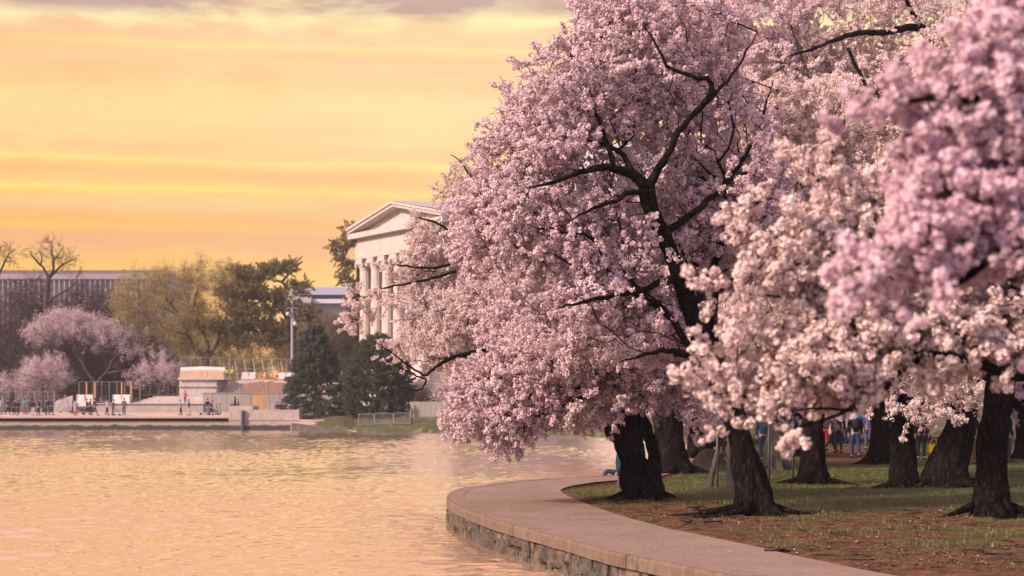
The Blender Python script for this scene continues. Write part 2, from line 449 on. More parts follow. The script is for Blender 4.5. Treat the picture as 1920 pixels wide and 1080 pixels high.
lawn = mb.build('lawn', lawn_material(), smooth=True); lawn['kind'] = 'structure'
V = np.concatenate(mb.v)
at = lawn.data.attributes.new('green', 'FLOAT', 'POINT')
at.data.foreach_set('value', [greenness(x, max(D, 15)) for x, D, z in V])

# ------------------------------------------------------------------ near sea wall: coping blocks over rough vertical stones
COPM = mat('coping_concrete', (.165, .108, .08), (.235, .16, .122), scale=2.2, rough=.85, bump=.012, bscale=9, c3=(.12, .082, .06), stretch=(1.6, 1.6, .6))
STM = [mat('wall_stone_%s' % n, a, b, scale=5, rough=.8, bump=.03, bscale=7, c3=c, detail=6) for n, a, b, c in (
    ('brown', (.07, .05, .038), (.19, .135, .10), (.03, .022, .018)),
    ('grey', (.055, .046, .04), (.14, .113, .095), (.025, .02, .018)),
    ('buff', (.10, .07, .048), (.235, .17, .118), (.05, .036, .026)))]
JOINT = mat('joint_mortar', (.03, .024, .02), (.06, .048, .038), scale=6)
wall = thing('sea_wall', (*OUTd[450], 0), 'rough stone sea wall with a brown concrete coping, curving round the path in the foreground', 'sea wall')
wo_ = wloc(wall)
def offs(i, d): return OUTd[i] + OFFn[i] * d
ip = lambda s: int(np.clip(np.searchsorted(OUTs, s), 0, 899))
# coping: long cast pieces with open joints
s_start = OUTs[np.argmin(abs(OUTd[:, 1] - 14))]
s_end = OUTs[np.argmin(abs(OUTd[:, 1] - 66))]
joint_s = [OUTs[np.argmin(np.hypot(*(OUTd - G(x, y)[:2]).T))] for x, y in [(963, 985), (1180, 1042)]]
cuts = [s_start]
s = s_start
while s < s_end:
    s += 4.3 * rs.uniform(.85, 1.15); cuts.append(min(s, s_end))
cuts[1:-1] = [min(joint_s, key=lambda j: abs(j - c)) if min(abs(j - c) for j in joint_s) < 1.9 else c for c in cuts[1:-1]]
cuts = sorted(set(cuts))
for a, b in zip(cuts[:-1], cuts[1:]):
    if b - a < .6: continue
    g = .025
    ss = np.linspace(a + g, b - g, max(3, int((b - a) / .30)))
    mb = MB(); ring = []
    for q in ss:
        px_ = np.interp(q, OUTs, OUTd[:, 0]); py_ = np.interp(q, OUTs, OUTd[:, 1])
        nx = np.interp(q, OUTs, OFFn[:, 0]); ny = np.interp(q, OUTs, OFFn[:, 1])
        w = .016 * mnoise.noise(Vector((px_ * 3, py_ * 3, 1))); w2 = .012 * mnoise.noise(Vector((px_ * 2, py_ * 2, 4)))
        prof = [(-.035 + w, -.175 + w2), (-.040 + w, -.03), (-.018 + w * .5, .004 + w2 * .4), (.02, .014 + w2 * .3), (.335, .010), (.335, -.175)]
        ring.append([(px_ + nx * o, py_ + ny * o, z) for o, z in prof])
    mb.cur = 0; mb.sheet([r[:4] for r in ring]); mb.sheet([[r[4], r[5], r[0]] for r in ring]); mb.cur = 1; mb.sheet([r[3:5] for r in ring]); mb.cur = 0
    for r, fl in ((ring[0], False), (ring[-1], True)):
        mb.add(r, [tuple(range(6)) if not fl else tuple(range(6))[::-1]])
    mb.build('coping_block', [COPM, PATHM], wall, smooth=False)
# backing core behind the stones
mb = MB(); ring = []
for q in np.linspace(s_start, s_end, 300):
    px_ = np.interp(q, OUTs, OUTd[:, 0]); py_ = np.interp(q, OUTs, OUTd[:, 1]); nx = np.interp(q, OUTs, OFFn[:, 0]); ny = np.interp(q, OUTs, OFFn[:, 1])
    ring.append([(px_ + nx * .09, py_ + ny * .09, z) for z in (-1.6, -.16)] + [(px_ + nx * .33, py_ + ny * .33, z) for z in (-.16, -1.6)])
mb.sheet(ring); mb.build('wall_core', JOINT, wall)
# stones
q = OUTs[np.argmin(abs(OUTd[:, 1] - 20))]
q_end = OUTs[np.argmin(abs(OUTd[:, 1] - 47))]
stone_n = 0
while q < q_end:
    wd = rs.choice([.16, .22, .30, .38, .46], p=[.2, .28, .27, .17, .08]) * rs.uniform(.85, 1.2)
    splits = [(-1.25, -.180)] if rs.rand() < .62 else [(-1.25, rs.uniform(-.50, -.36)), (None, -.180)]
    z0 = None
    for zz in splits:
        lo = zz[0] if zz[0] is not None else z0 + .018
        hi = zz[1]; z0 = hi
        out = rs.uniform(-.03, .045)
        lean = rs.uniform(-.035, .035)
        nu, nv = 4, 5
        mb = MB(); gr = []
        sd = rs.uniform(0, 100)
        for i in range(nu):
            row = []
            for j in range(nv):
                u, v = i / (nu - 1), j / (nv - 1)
                edge = (min(u, 1 - u) < .01) or (min(v, 1 - v) < .01)
                qq = q + .010 + (wd - .020) * (u if not edge else u * .94 + .03) + lean * v
                z = lo + (hi - lo) * (v if not (v > .99) else .985)
                bul = (.045 if not edge else 0) + .06 * mnoise.noise(Vector((qq * 5, z * 6, sd))) 
                x_ = np.interp(qq, OUTs, OUTd[:, 0]); y_ = np.interp(qq, OUTs, OUTd[:, 1]); nx = np.interp(qq, OUTs, OFFn[:, 0]); ny = np.interp(qq, OUTs, OFFn[:, 1])
                o = .03 - bul - out * .6
                row.append((x_ + nx * o, y_ + ny * o, z))
            gr.append(row)
        gr = np.array(gr)
        mb.sheet(gr)
        # side returns into the joint
        rim = [gr[0, j] for j in range(nv)] + [gr[i, nv - 1] for i in range(1, nu)] + [gr[nu - 1, j] for j in range(nv - 2, -1, -1)]
        ii = ip(q + wd / 2); bk = np.array([OFFn[ii][0], OFFn[ii][1], 0]) * .12
        mb.sheet([[r for r in rim], [r + bk for r in rim]])
        mb.build('stone', STM[rs.choice(3, p=[.45, .3, .25])], wall)
        stone_n += 1
    q += wd
# ------------------------------------------------------------------ tree machinery
BARK = mat('cherry_bark', (.0045, .0035, .0035), (.019, .0145, .013), scale=5, rough=1.0, bump=.16, bscale=11, stretch=(1, 1, .4), c3=(.045, .038, .030), detail=6, spec=.05)
BARK_G = mat('grey_bark', (.05, .042, .036), (.13, .11, .09), scale=3.5, rough=.9, bump=.03, bscale=10, stretch=(1, 1, .3), c3=(.03, .026, .02), spec=.15)
BARK_F = mat('brown_bark', (.06, .038, .030), (.12, .08, .06), scale=2, rough=.9, spec=.1)
MOSS = mat('mossy_root', (.014, .011, .009), (.040, .036, .015), scale=5, rough=.95, bump=.03, c3=(.07, .075, .02), spec=.1)
CALYX_BACKLIGHT = mat('calyx_backlight', (.36, .14, .08), (.62, .36, .15), scale=40, rough=.8)  # calyx tone turned orange to paint in the sparkle of backlight
STAMEN = mat('stamen', (.62, .36, .14), (.50, .16, .12), scale=50, rough=.8)
TWIG = mat('twig_bark', (.028, .020, .019), (.06, .042, .038), scale=8, rough=.9, spec=.1)

def frame(dv, rng):
    dv = dv / (np.linalg.norm(dv) + 1e-9)
    a = rng.normal(size=3); a -= dv * a.dot(dv); a /= np.linalg.norm(a)
    return dv, a, np.cross(dv, a)

def flower_geo(mb, c, nrm, r, rng, petals, hi):
    """one blossom facing nrm"""
    n, a, b = frame(nrm, rng)
    mb.cur = 0
    if hi:
        for k in range(5):
            th = k * 2 * math.pi / 5 + rng.uniform(-.1, .1)
            rd = a * math.cos(th) + b * math.sin(th); sd = np.cross(n, rd)
            w = r * .58; lift = rng.uniform(.15, .5) * r
            mb.add([c, c + rd * r * .55 - sd * w + n * lift * .6, c + rd * r * 1.02 - sd * w * .45 + n * lift, c + rd * r * .9 + n * lift * .8,
                    c + rd * r * 1.02 + sd * w * .45 + n * lift, c + rd * r * .55 + sd * w + n * lift * .6], [(0, 1, 2, 3), (0, 3, 4, 5)])
        mb.cur = 2
        for k in range(3):
            th = rng.uniform(0, 6.28); rd = a * math.cos(th) + b * math.sin(th)
            mb.add([c + n * r * .12, c + rd * r * .34 + n * r * .5, c + rd * r * .2 + n * r * .55 + np.cross(n, rd) * r * .12], [(0, 1, 2)])
    else:
        th0 = rng.uniform(0, 6.28)
        vs = [c]
        for k in range(petals):
            th = th0 + k * 2 * math.pi / petals
            rr = r * rng.uniform(.8, 1.1)
            vs.append(c + (a * math.cos(th) + b * math.sin(th)) * rr + n * r * rng.uniform(.05, .55))
        mb.add(vs, [(0, 1 + k, 1 + (k + 1) % petals) for k in range(petals)])
        if rng.rand() < .6:
            mb.cur = 1
            rd = a * math.cos(th0) + b * math.sin(th0)
            mb.add([c + n * r * .1, c + rd * r * .4 + n * r * .45, c + np.cross(n, rd) * r * .35 + n * r * .45], [(0, 1, 2)])
    mb.cur = 0

def blossom_spray(name, seed, L, nclus, crad, fr, nfl, mats, hi=False, bare=.0):
    """twig along +X with blossom clusters; mats = petal, calyx, stamen, twig"""
    rng = np.random.RandomState(seed); mb = MB()
    pts = [np.zeros(3)]; dv = np.array([1., 0, 0])
    for i in range(5):
        dv = dv + rng.normal(size=3) * .16; dv /= np.linalg.norm(dv); pts.append(pts[-1] + dv * L / 5)
    pts = np.array(pts)
    mb.cur = 3; mb.tube(pts, np.linspace(.007, .003, 6) * (1 if hi else 1.2), 3)
    tw = [pts]
    for k in range(3):
        i = rng.randint(1, 5); d2, a, b = frame(dv + rng.normal(size=3) * .7, rng)
        p2 = np.array([pts[i] + d2 * L * .30 * t for t in (0, .5, 1)]) ; p2[1] += rng.normal(size=3) * .01
        mb.tube(p2, [.005, .0035, .002], 3); tw.append(p2)
    for c in range(nclus):
        ch = tw[0] if rng.rand() < .6 else tw[1 + rng.randint(3)]
        t = rng.uniform(.12, 1) * (len(ch) - 1); i = min(int(t), len(ch) - 2)
        q = ch[i] * (1 - t + i) + ch[i + 1] * (t - i)
        off = rng.normal(size=3); off /= np.linalg.norm(off)
        R = crad * rng.uniform(.5, 1.3)
        cc = q + off * R * .55 - np.array([0, 0, R * .2])
        if hi:
            mb.cur = 1; mb.tube([q, cc], .0025, 3, cap=False)
        for f in range(nfl):
            n = rng.normal(size=3); n /= np.linalg.norm(n)
            flower_geo(mb, cc + n * R * rng.uniform(.55, .95), n + rng.normal(size=3) * .25, fr * rng.uniform(.85, 1.15), rng, 5, hi)
    return mb.mesh(name, mats)

def leaf_spray(name, seed, L, nleaf, size, mats, aspect=.45, twigs=4, droop=0.0, spread=.18, curl=.2, trad=.006):
    rng = np.random.RandomState(seed); mb = MB()
    pts = [np.zeros(3)]; dv = np.array([1., 0, 0])
    for i in range(5):
        dv = dv + rng.normal(size=3) * curl; dv[2] -= droop; dv /= np.linalg.norm(dv); pts.append(pts[-1] + dv * L / 5)
    pts = np.array(pts); mb.cur = 1; mb.tube(pts, np.linspace(trad, trad * .4, 6), 3); tw = [pts]
    for k in range(twigs):
        i = rng.randint(0, 5); d2, a, b = frame(pts[min(i + 1, 5)] - pts[i] + rng.normal(size=3) * L * .16, rng)
        p2 = [pts[i]]; dd = d2
        for _ in range(3): dd = dd + rng.normal(size=3) * .2; dd /= np.linalg.norm(dd); p2.append(p2[-1] + dd * L * .14)
        mb.tube(p2, np.linspace(trad * .7, trad * .3, 4), 3); tw.append(np.array(p2))
    mb.cur = 0
    for c in range(nleaf):
        ch = tw[rng.randint(len(tw))]
        t = rng.uniform(.1, 1) * (len(ch) - 1); i = min(int(t), len(ch) - 2)
        q = ch[i] * (1 - t + i) + ch[i + 1] * (t - i) + rng.normal(size=3) * L * spread * .4
        d2, a, b = frame(rng.normal(size=3), rng); s = size * rng.uniform(.6, 1.3)
        mb.add([q - d2 * s * .5, q + a * s * aspect * .5, q + d2 * s * .5, q - a * s * aspect * .5], [(0, 1, 2, 3)])
    return mb.mesh(name, mats)

def needle_spray(name, seed, L, n, mats, nl=.12, nw=.02, flat=.6):
    rng = np.random.RandomState(seed); mb = MB()
    mb.cur = 1; mb.tube([(0, 0, 0), (L * .5, 0, .03 * L), (L, 0, .1 * L)], [.012, .008, .004], 3)
    side = []
    for k in range(6):
        x = L * rng.uniform(.15, .9); s = 1 if k % 2 else -1
        e = np.array([x + L * .25, s * L * .3 * (1.1 - x / L), L * rng.uniform(0, .15)]); side.append((np.array([x, 0, .03 * L]), e)); mb.tube([side[-1][0], e], [.006, .003], 3)
    side.append((np.zeros(3), np.array([L, 0, .1 * L])))
    mb.cur = 0
    for i in range(n):
        a, b = side[rng.randint(len(side))]; t = rng.rand(); q = a + (b - a) * t
        d2 = (b - a) / np.linalg.norm(b - a) + rng.normal(size=3) * .7; d2[2] = d2[2] * flat + .15; d2 /= np.linalg.norm(d2)
        w = np.cross(d2, rng.normal(size=3)); w /= np.linalg.norm(w)
        l = nl * rng.uniform(.7, 1.3)
        mb.add([q - w * nw, q + w * nw, q + d2 * l], [(0, 1, 2)])
    return mb.mesh(name, mats)

def proto_objs(name, meshes):
    return [bpy.data.objects.new(name, m) for m in meshes]

_gn = {}
def gn_group(key, protos):
    """node group: instance one of the prototypes on every point, turned and scaled by its attributes"""
    if key in _gn: return _gn[key]
    g = bpy.data.node_groups.new('scatter_' + key, 'GeometryNodeTree')
    g.interface.new_socket('Geometry', in_out='INPUT', socket_type='NodeSocketGeometry')
    g.interface.new_socket('Geometry', in_out='OUTPUT', socket_type='NodeSocketGeometry')
    t = NT(g)
    gi = g.nodes.new('NodeGroupInput'); go = g.nodes.new('NodeGroupOutput')
    j = g.nodes.new('GeometryNodeGeometryToInstance')
    for pr in reversed(protos):
        oi = g.nodes.new('GeometryNodeObjectInfo'); oi.inputs[0].default_value = pr; oi.inputs['As Instance'].default_value = False
        g.links.new(oi.outputs['Geometry'], j.inputs[0])
    ip_ = g.nodes.new('GeometryNodeInstanceOnPoints')
    g.links.new(gi.outputs[0], ip_.inputs['Points'])
    g.links.new(j.outputs[0], ip_.inputs['Instance'])
    ip_.inputs['Pick Instance'].default_value = True
    def attr(nm, typ):
        a = g.nodes.new('GeometryNodeInputNamedAttribute'); a.data_type = typ; a.inputs['Name'].default_value = nm
        return a.outputs['Attribute']
    g.links.new(attr('pick', 'INT'), ip_.inputs['Instance Index'])
    g.links.new(attr('rot', 'FLOAT_VECTOR'), ip_.inputs['Rotation'])
    g.links.new(attr('scl', 'FLOAT'), ip_.inputs['Scale'])
    g.links.new(ip_.outputs[0], go.inputs[0])
    _gn[key] = g
    return g

def scatter(name, key, protos, pts, dirs, scl, parent, rng, kind='stuff', rolls=None):
    """one object: sprays instanced on points, their +X along dirs"""
    off = np.array(wloc(parent)) if parent else np.zeros(3)
    pts = np.asarray(pts, float) - off; N = len(pts)
    me = bpy.data.meshes.new(name); me.vertices.add(N)
    me.vertices.foreach_set('co', pts.ravel())
    dirs = np.asarray(dirs, float); dirs = dirs / (np.linalg.norm(dirs, axis=1)[:, None] + 1e-9)
    ry = -np.arcsin(np.clip(dirs[:, 2], -1, 1)); rz = np.arctan2(dirs[:, 1], dirs[:, 0])
    rx = rng.uniform(0, 2 * math.pi, N) if rolls is None else rolls
    a = me.attributes.new('rot', 'FLOAT_VECTOR', 'POINT'); a.data.foreach_set('vector', np.stack([rx, ry, rz], 1).ravel())
    a = me.attributes.new('scl', 'FLOAT', 'POINT'); a.data.foreach_set('value', np.asarray(scl, float))
    a = me.attributes.new('pick', 'INT', 'POINT'); a.data.foreach_set('value', rng.randint(0, len(protos), N).astype(np.int32))
    for m in protos[0].data.materials: me.materials.append(m)
    o = bpy.data.objects.new(name, me); COL.objects.link(o)
    if parent: o.parent = parent
    md = o.modifiers.new('scatter', 'NODES'); md.node_group = gn_group(key, protos)
    if kind: o['kind'] = kind
    return o

def curve_pts(pts, seg, jit, rng):
    """resample a limb polyline (x,y,z,r) smoothly with small crooks"""
    p = np.asarray(pts, float)
    for _ in range(2):
        if len(p) < 3: break
        q = p[:-1] * .75 + p[1:] * .25; r = p[:-1] * .25 + p[1:] * .75
        p = np.vstack([p[:1], np.stack([q, r], 1).reshape(-1, 4), p[-1:]])
    s = np.r_[0, np.cumsum(np.linalg.norm(np.diff(p[:, :3], axis=0), axis=1))]
    n = max(3, int(s[-1] / seg) + 1); t = np.linspace(0, s[-1], n)
    out = np.stack([np.interp(t, s, p[:, k]) for k in range(4)], 1)
    out[1:-1, :3] += rng.normal(size=(n - 2, 3)) * jit
    return out

class Grow:
    def __init__(s, cap=60000):
        s.p = np.zeros((cap, 3)); s.par = np.full(cap, -1, int); s.r = np.zeros(cap); s.cost = np.zeros(cap); s.n = 0; s.fixed = 0
    def chain(s, pts, rad, attach=None, free=True):
        """add a limb; returns node ids"""
        prev = -1
        if attach is not None and s.n: prev = int(np.argmin(((s.p[:s.n] - attach) ** 2).sum(1)))
        ids = []
        for q, r in zip(pts, rad):
            i = s.n; s.p[i] = q; s.par[i] = prev; s.r[i] = r
            s.cost[i] = 1e9 if not free else (s.cost[prev] + np.linalg.norm(q - s.p[prev]) if prev >= 0 and s.cost[prev] < 1e8 else 0)
            ids.append(i); prev = i; s.n += 1
        return ids
    def grow(s, targets, rng, seg=.35, alpha=.35, bow=.12, jit=.05, first=.07):
        s.fixed = s.n
        N = len(targets); order = rng.permutation(N); k = int(N * first)
        d0 = np.array([((s.p[:s.n] - t) ** 2).sum(1).min() for t in targets])
        order = np.r_[order[:k], order[k:][np.argsort(d0[order[k:]])]]
        tip = np.zeros(N, int)
        for ti in order:
            q = targets[ti]
            dist = np.sqrt(((s.p[:s.n] - q) ** 2).sum(1))
            i = int(np.argmin(dist + alpha * np.minimum(s.cost[:s.n], 1e9)))
            a = s.p[i]; L = dist[i]; m = max(1, int(math.ceil(L / seg)))
            ctrl = (a + q) / 2 + rng.normal(size=3) * bow * L + np.array([0, 0, .10 * L])
            prev = i
            for j in range(1, m + 1):
                u = j / m
                w = a * (1 - u) ** 2 + 2 * ctrl * u * (1 - u) + q * u * u
                if j < m: w = w + rng.normal(size=3) * jit * min(L, 1.0)
                n = s.n; s.p[n] = w; s.par[n] = prev; s.cost[n] = s.cost[prev] + np.linalg.norm(w - s.p[prev]); s.n += 1; prev = n
            tip[ti] = prev
        return tip
    def radii(s, r0=.0055, ex=.46, rmax=.2):
        c = np.zeros(s.n); c[s.fixed:s.n] = 0
        hasch = np.zeros(s.n, bool)
        for i in range(s.n - 1, -1, -1):
            if not hasch[i] and i >= s.fixed: c[i] = max(c[i], 1)
            p = s.par[i]
            if p >= 0: c[p] += c[i]; hasch[p] = True
        s.c = c
        r = np.minimum(r0 * np.maximum(c, 1) ** ex, rmax)
        g = np.arange(s.n) >= s.fixed
        s.r[:s.n] = np.where(g, r, np.maximum(s.r[:s.n], 0))
    def branch_mesh(s, mb, nmin=3):
        """tubes for the grown nodes only"""
        kids = {}
        for i in range(s.fixed, s.n): kids.setdefault(s.par[i], []).append(i)
        starts = []
        for p, ks in kids.items():
            if p < s.fixed: starts += [(p, k) for k in ks]
            else:
                ks.sort(key=lambda k: -s.c[k]); starts += [(p, k) for k in ks[1:]]
        for p, k in starts:
            ids = [p, k]
            while ids[-1] in kids: ids.append(max(kids[ids[-1]], key=lambda q: s.c[q]))
            rr = s.r[ids].copy(); rr[0] = rr[1]
            mb.tube(s.p[ids], rr, 3 if rr.max() < .02 else (5 if rr.max() < .05 else 7), cap=False)

def trunk_mesh(mb, pts, seed, roots=7, flare=1.7, fh=.55, n=28, gnarl=.12):
    """pts (x,y,z,r): bark trunk with lobed foot, burls and ridges"""
    rng = np.random.RandomState(seed)
    zb = pts[0][2]; ph = rng.uniform(0, 6.28, 4)
    def fn(i, th):
        h = max(0, pts[i][2] - zb)
        f = math.exp(-h / fh)
        k = 1 + (flare - 1) * f * (.55 + .45 * np.cos(roots * th + ph[0] + .6 * np.sin(2 * th + ph[1])))
        k += gnarl * np.array([mnoise.noise(Vector((math.cos(t) * 1.3, math.sin(t) * 1.3, h * 1.5 + seed))) for t in th]) * 1.4
        k += gnarl * .8 * np.array([mnoise.noise(Vector((math.cos(t) * 4, math.sin(t) * 4, h * 2.2 + seed * 2))) for t in th])
        k += .085 * np.array([mnoise.noise(Vector((math.cos(t) * 9, math.sin(t) * 9, h * 5 + seed * 3))) for t in th])
        return k
    mb.tube(np.array(pts)[:, :3], np.array(pts)[:, 3], n, fn=fn)

def sample_lobes(lobes, n, rng, shell=.5, world=True):
    """lobes: (px, py, D, rx_px, ry_px, rd_m[, weight]); returns world points spread by area"""
    vol = np.array([l[3] * l[4] * (l[6] if len(l) > 6 else 1) for l in lobes], float); vol /= vol.sum()
    out = []; cs = []
    for l, w in zip(lobes, vol):
        k = int(round(n * w))
        if k <= 0: continue
        u = rng.normal(size=(k, 3)); u /= np.linalg.norm(u, axis=1)[:, None]
        r = rng.uniform(0, 1, k) ** (1 / 3); r = np.where(rng.rand(k) < shell, .72 + .28 * r, r)
        u *= r[:, None]
        D = l[2] + u[:, 1] * l[5]
        s = l[2] / FPX
        c = P(l[0], l[1], l[2])
        out.append(np.stack([c[0] + u[:, 0] * l[3] * s, D, c[2] + u[:, 2] * l[4] * s], 1))
    return np.concatenate(out)

def build_tree(name, label, cat, base, trunk, limbs, lobes, nspray, key, protos, seed, group=None, bark=BARK, sscale=1.0, roots=7, flare=1.7,
               gnarl=.12, part_leaf='blossoms', spread=.5, down=.15, alpha=.35, seg=.35, tn=28, shell=.5, r0=.0055, rootlen=1.0, nroots=5, extra_pts=None, jit=.05, ztop=99, zmin=None, bow=.12, ext=1, rmax=.2, ex=.46, bare=0, clump=0, clump_f=.8):
    """trunk: [(px,py,dD,r)], limbs: [[(px,py,dD,r)...]] relative to the base distance"""
    rng = np.random.RandomState(seed)
    B = np.array(base, float); D0 = B[1]
    root = thing(name, B, label, cat, group)
    g = Grow()
    tp = [np.r_[P(a, b, D0 + c), r] for a, b, c, r in trunk]
    tp[0][:3] = B - np.array([0, 0, .12])
    tp = curve_pts(tp, .10 if tn > 12 else .4, .006, rng)
    mb = MB(); trunk_mesh(mb, tp, seed, roots=roots, flare=flare, n=tn, gnarl=gnarl)
    mb.build('trunk', bark, root, smooth=True)
    idx = list(range(0, len(tp), 3)) if tn > 12 else list(range(len(tp)))
    if idx[-1] != len(tp) - 1: idx.append(len(tp) - 1)
    half = int(len(idx) * .55)
    ids = g.chain(tp[idx][:, :3], tp[idx][:, 3])
    for j in ids[:half]: g.cost[j] = 1e9
    for L in limbs:
        lp = curve_pts([np.r_[P(a, b, D0 + c), r] for a, b, c, r in L], .14 if tn > 12 else .5, .012 if tn > 12 else .05, rng)
        mb = MB(); mb.tube(lp[:, :3], lp[:, 3], 9 if tn > 12 else 6, fn=lambda i, th: 1 + .09 * np.sin(3 * th + i * .7) + .06 * math.sin(i * 1.9))
        mb.build('limb', bark, root, smooth=True)
        st = max(1, int(round(.28 / .14))) if tn > 12 else 1
        g.chain(lp[::st, :3], lp[::st, 3], attach=lp[0, :3])
    g.cost[:g.n] = np.where(g.cost[:g.n] > 1e8, 1e9, g.cost[:g.n] * .6)
    T = sample_lobes(lobes, nspray, rng, shell)
    if extra_pts is not None: T = np.vstack([T, extra_pts])
    if clump:
        nz = np.array([mnoise.noise(Vector(tuple(q * clump_f + seed))) + .5 * mnoise.noise(Vector(tuple(q * clump_f * 2.3 - seed))) for q in T])
        T = T[nz > np.quantile(nz, clump)]
    if zmin is not None: T = T[T[:, 2] > zmin]
    tips = g.grow(T, rng, seg=seg, alpha=alpha, jit=jit, bow=bow); g.radii(r0, ex=ex, rmax=rmax)
    mb = MB(); g.branch_mesh(mb)
    if mb.n: mb.build('twigs', bark, root, kind='stuff')
    # sprays at the tips and, thinner, along the fine growth
    pp = g.p[tips]; pr = g.p[g.par[tips]]
    dirs = pp - pr; dirs /= np.linalg.norm(dirs, axis=1)[:, None] + 1e-9
    fine = np.array([i for i in range(g.fixed, g.n) if g.c[i] <= 4 and i not in set(tips[:0])])
    pts = pr * .35 + pp * .65; ds = dirs
    if ext and len(fine):
        fine = fine[rng.rand(len(fine)) < .55 * ext]
        fd = g.p[fine] - g.p[g.par[fine]]; fd /= np.linalg.norm(fd, axis=1)[:, None] + 1e-9
        pts = np.vstack([pts, g.p[g.par[fine]]]); ds = np.vstack([ds, fd])
    ds = ds + rng.normal(size=ds.shape) * spread; ds[:, 2] -= down
    if bare:     # old wood carries no blossom: keep clear of the thick limbs
        thick = [k for k in range(g.fixed) if g.r[k] > .034]
        tp_ = g.p[thick]; dm = np.array([(((tp_ - q) ** 2).sum(1)).min() for q in pts]) ** .5
        keep = (dm > bare) | (rng.rand(len(pts)) < .12); pts, ds = pts[keep], ds[keep]
    if part_leaf:
        scatter(part_leaf, key, protos, pts, ds, rng.uniform(.75, 1.25, len(pts)) * sscale, root, rng)
    # surface roots
    if nroots:
        mb = MB(); a0 = rng.uniform(0, 6.28)
        for k in range(nroots):
            a = a0 + k * 2 * math.pi / nroots + rng.uniform(-.35, .35); l = rootlen * rng.uniform(.6, 1.3); rr = trunk[0][3]
            q = []
            for u in np.linspace(0, 1, 9):
                aa = a + .35 * math.sin(u * 3 + k); rad = rr * .9 + l * u
                x, y = B[0] + math.cos(aa) * rad, B[1] + math.sin(aa) * rad
                q.append((x, y, (lawn_z(x, y) if x > xi(y) and D0 < 100 else B[2]) + .16 * (1 - u) ** 2 * (rr / .3) ** .5 + .01 - .04 * u, max(.012, .085 * (rr / .3) ** .5 * (1 - u) ** 1.1)))
            q = np.array(q); mb.tube(q[:, :3], q[:, 3], 6)
        mb.build('roots', bark, root, smooth=True)
    print(name, 'sprays', len(pts), 'nodes', g.n)
    return root

PETAL_P = petal_mat('petals_pink', (.87, .65, .73), (.95, .83, .84))
PETAL_W = petal_mat('petals_pale', (.90, .71, .71), (.96, .85, .80))
PETAL_D = petal_mat('petals_rose', (.86, .61, .73), (.95, .79, .85))
def protos4(key, pm, hi, **kw):
    return proto_objs('spray_' + key, [blossom_spray('spray_%s_%d' % (key, i), 10 + i, mats=[pm, CALYX_BACKLIGHT, STAMEN, TWIG], hi=hi, **kw) for i in range(6)])
PR = {
 'mid_pink': protos4('mid_pink', PETAL_P, False, L=.50, nclus=13, crad=.050, fr=.021, nfl=11),
 'mid_pale': protos4('mid_pale', PETAL_W, False, L=.50, nclus=12, crad=.048, fr=.021, nfl=10),
 'far_pale': protos4('far_pale', PETAL_W, False, L=.62, nclus=16, crad=.058, fr=.03, nfl=7),
 'far_pink': protos4('far_pink', PETAL_P, False, L=.62, nclus=16, crad=.058, fr=.03, nfl=7),
 'near_pale': protos4('near_pale', PETAL_W, True, L=.30, nclus=6, crad=.043, fr=.0155, nfl=18),
 'near_rose': protos4('near_rose', PETAL_D, True, L=.24, nclus=7, crad=.040, fr=.0145, nfl=20),
}
# ------------------------------------------------------------------ the cherry trees on the near bank
import time as _time
_t0 = _time.time()
CG = 'cherry trees along the path'
def gb(px, py): 
    g = G(px, py); g[2] = lawn_z(g[0], g[1]); return g

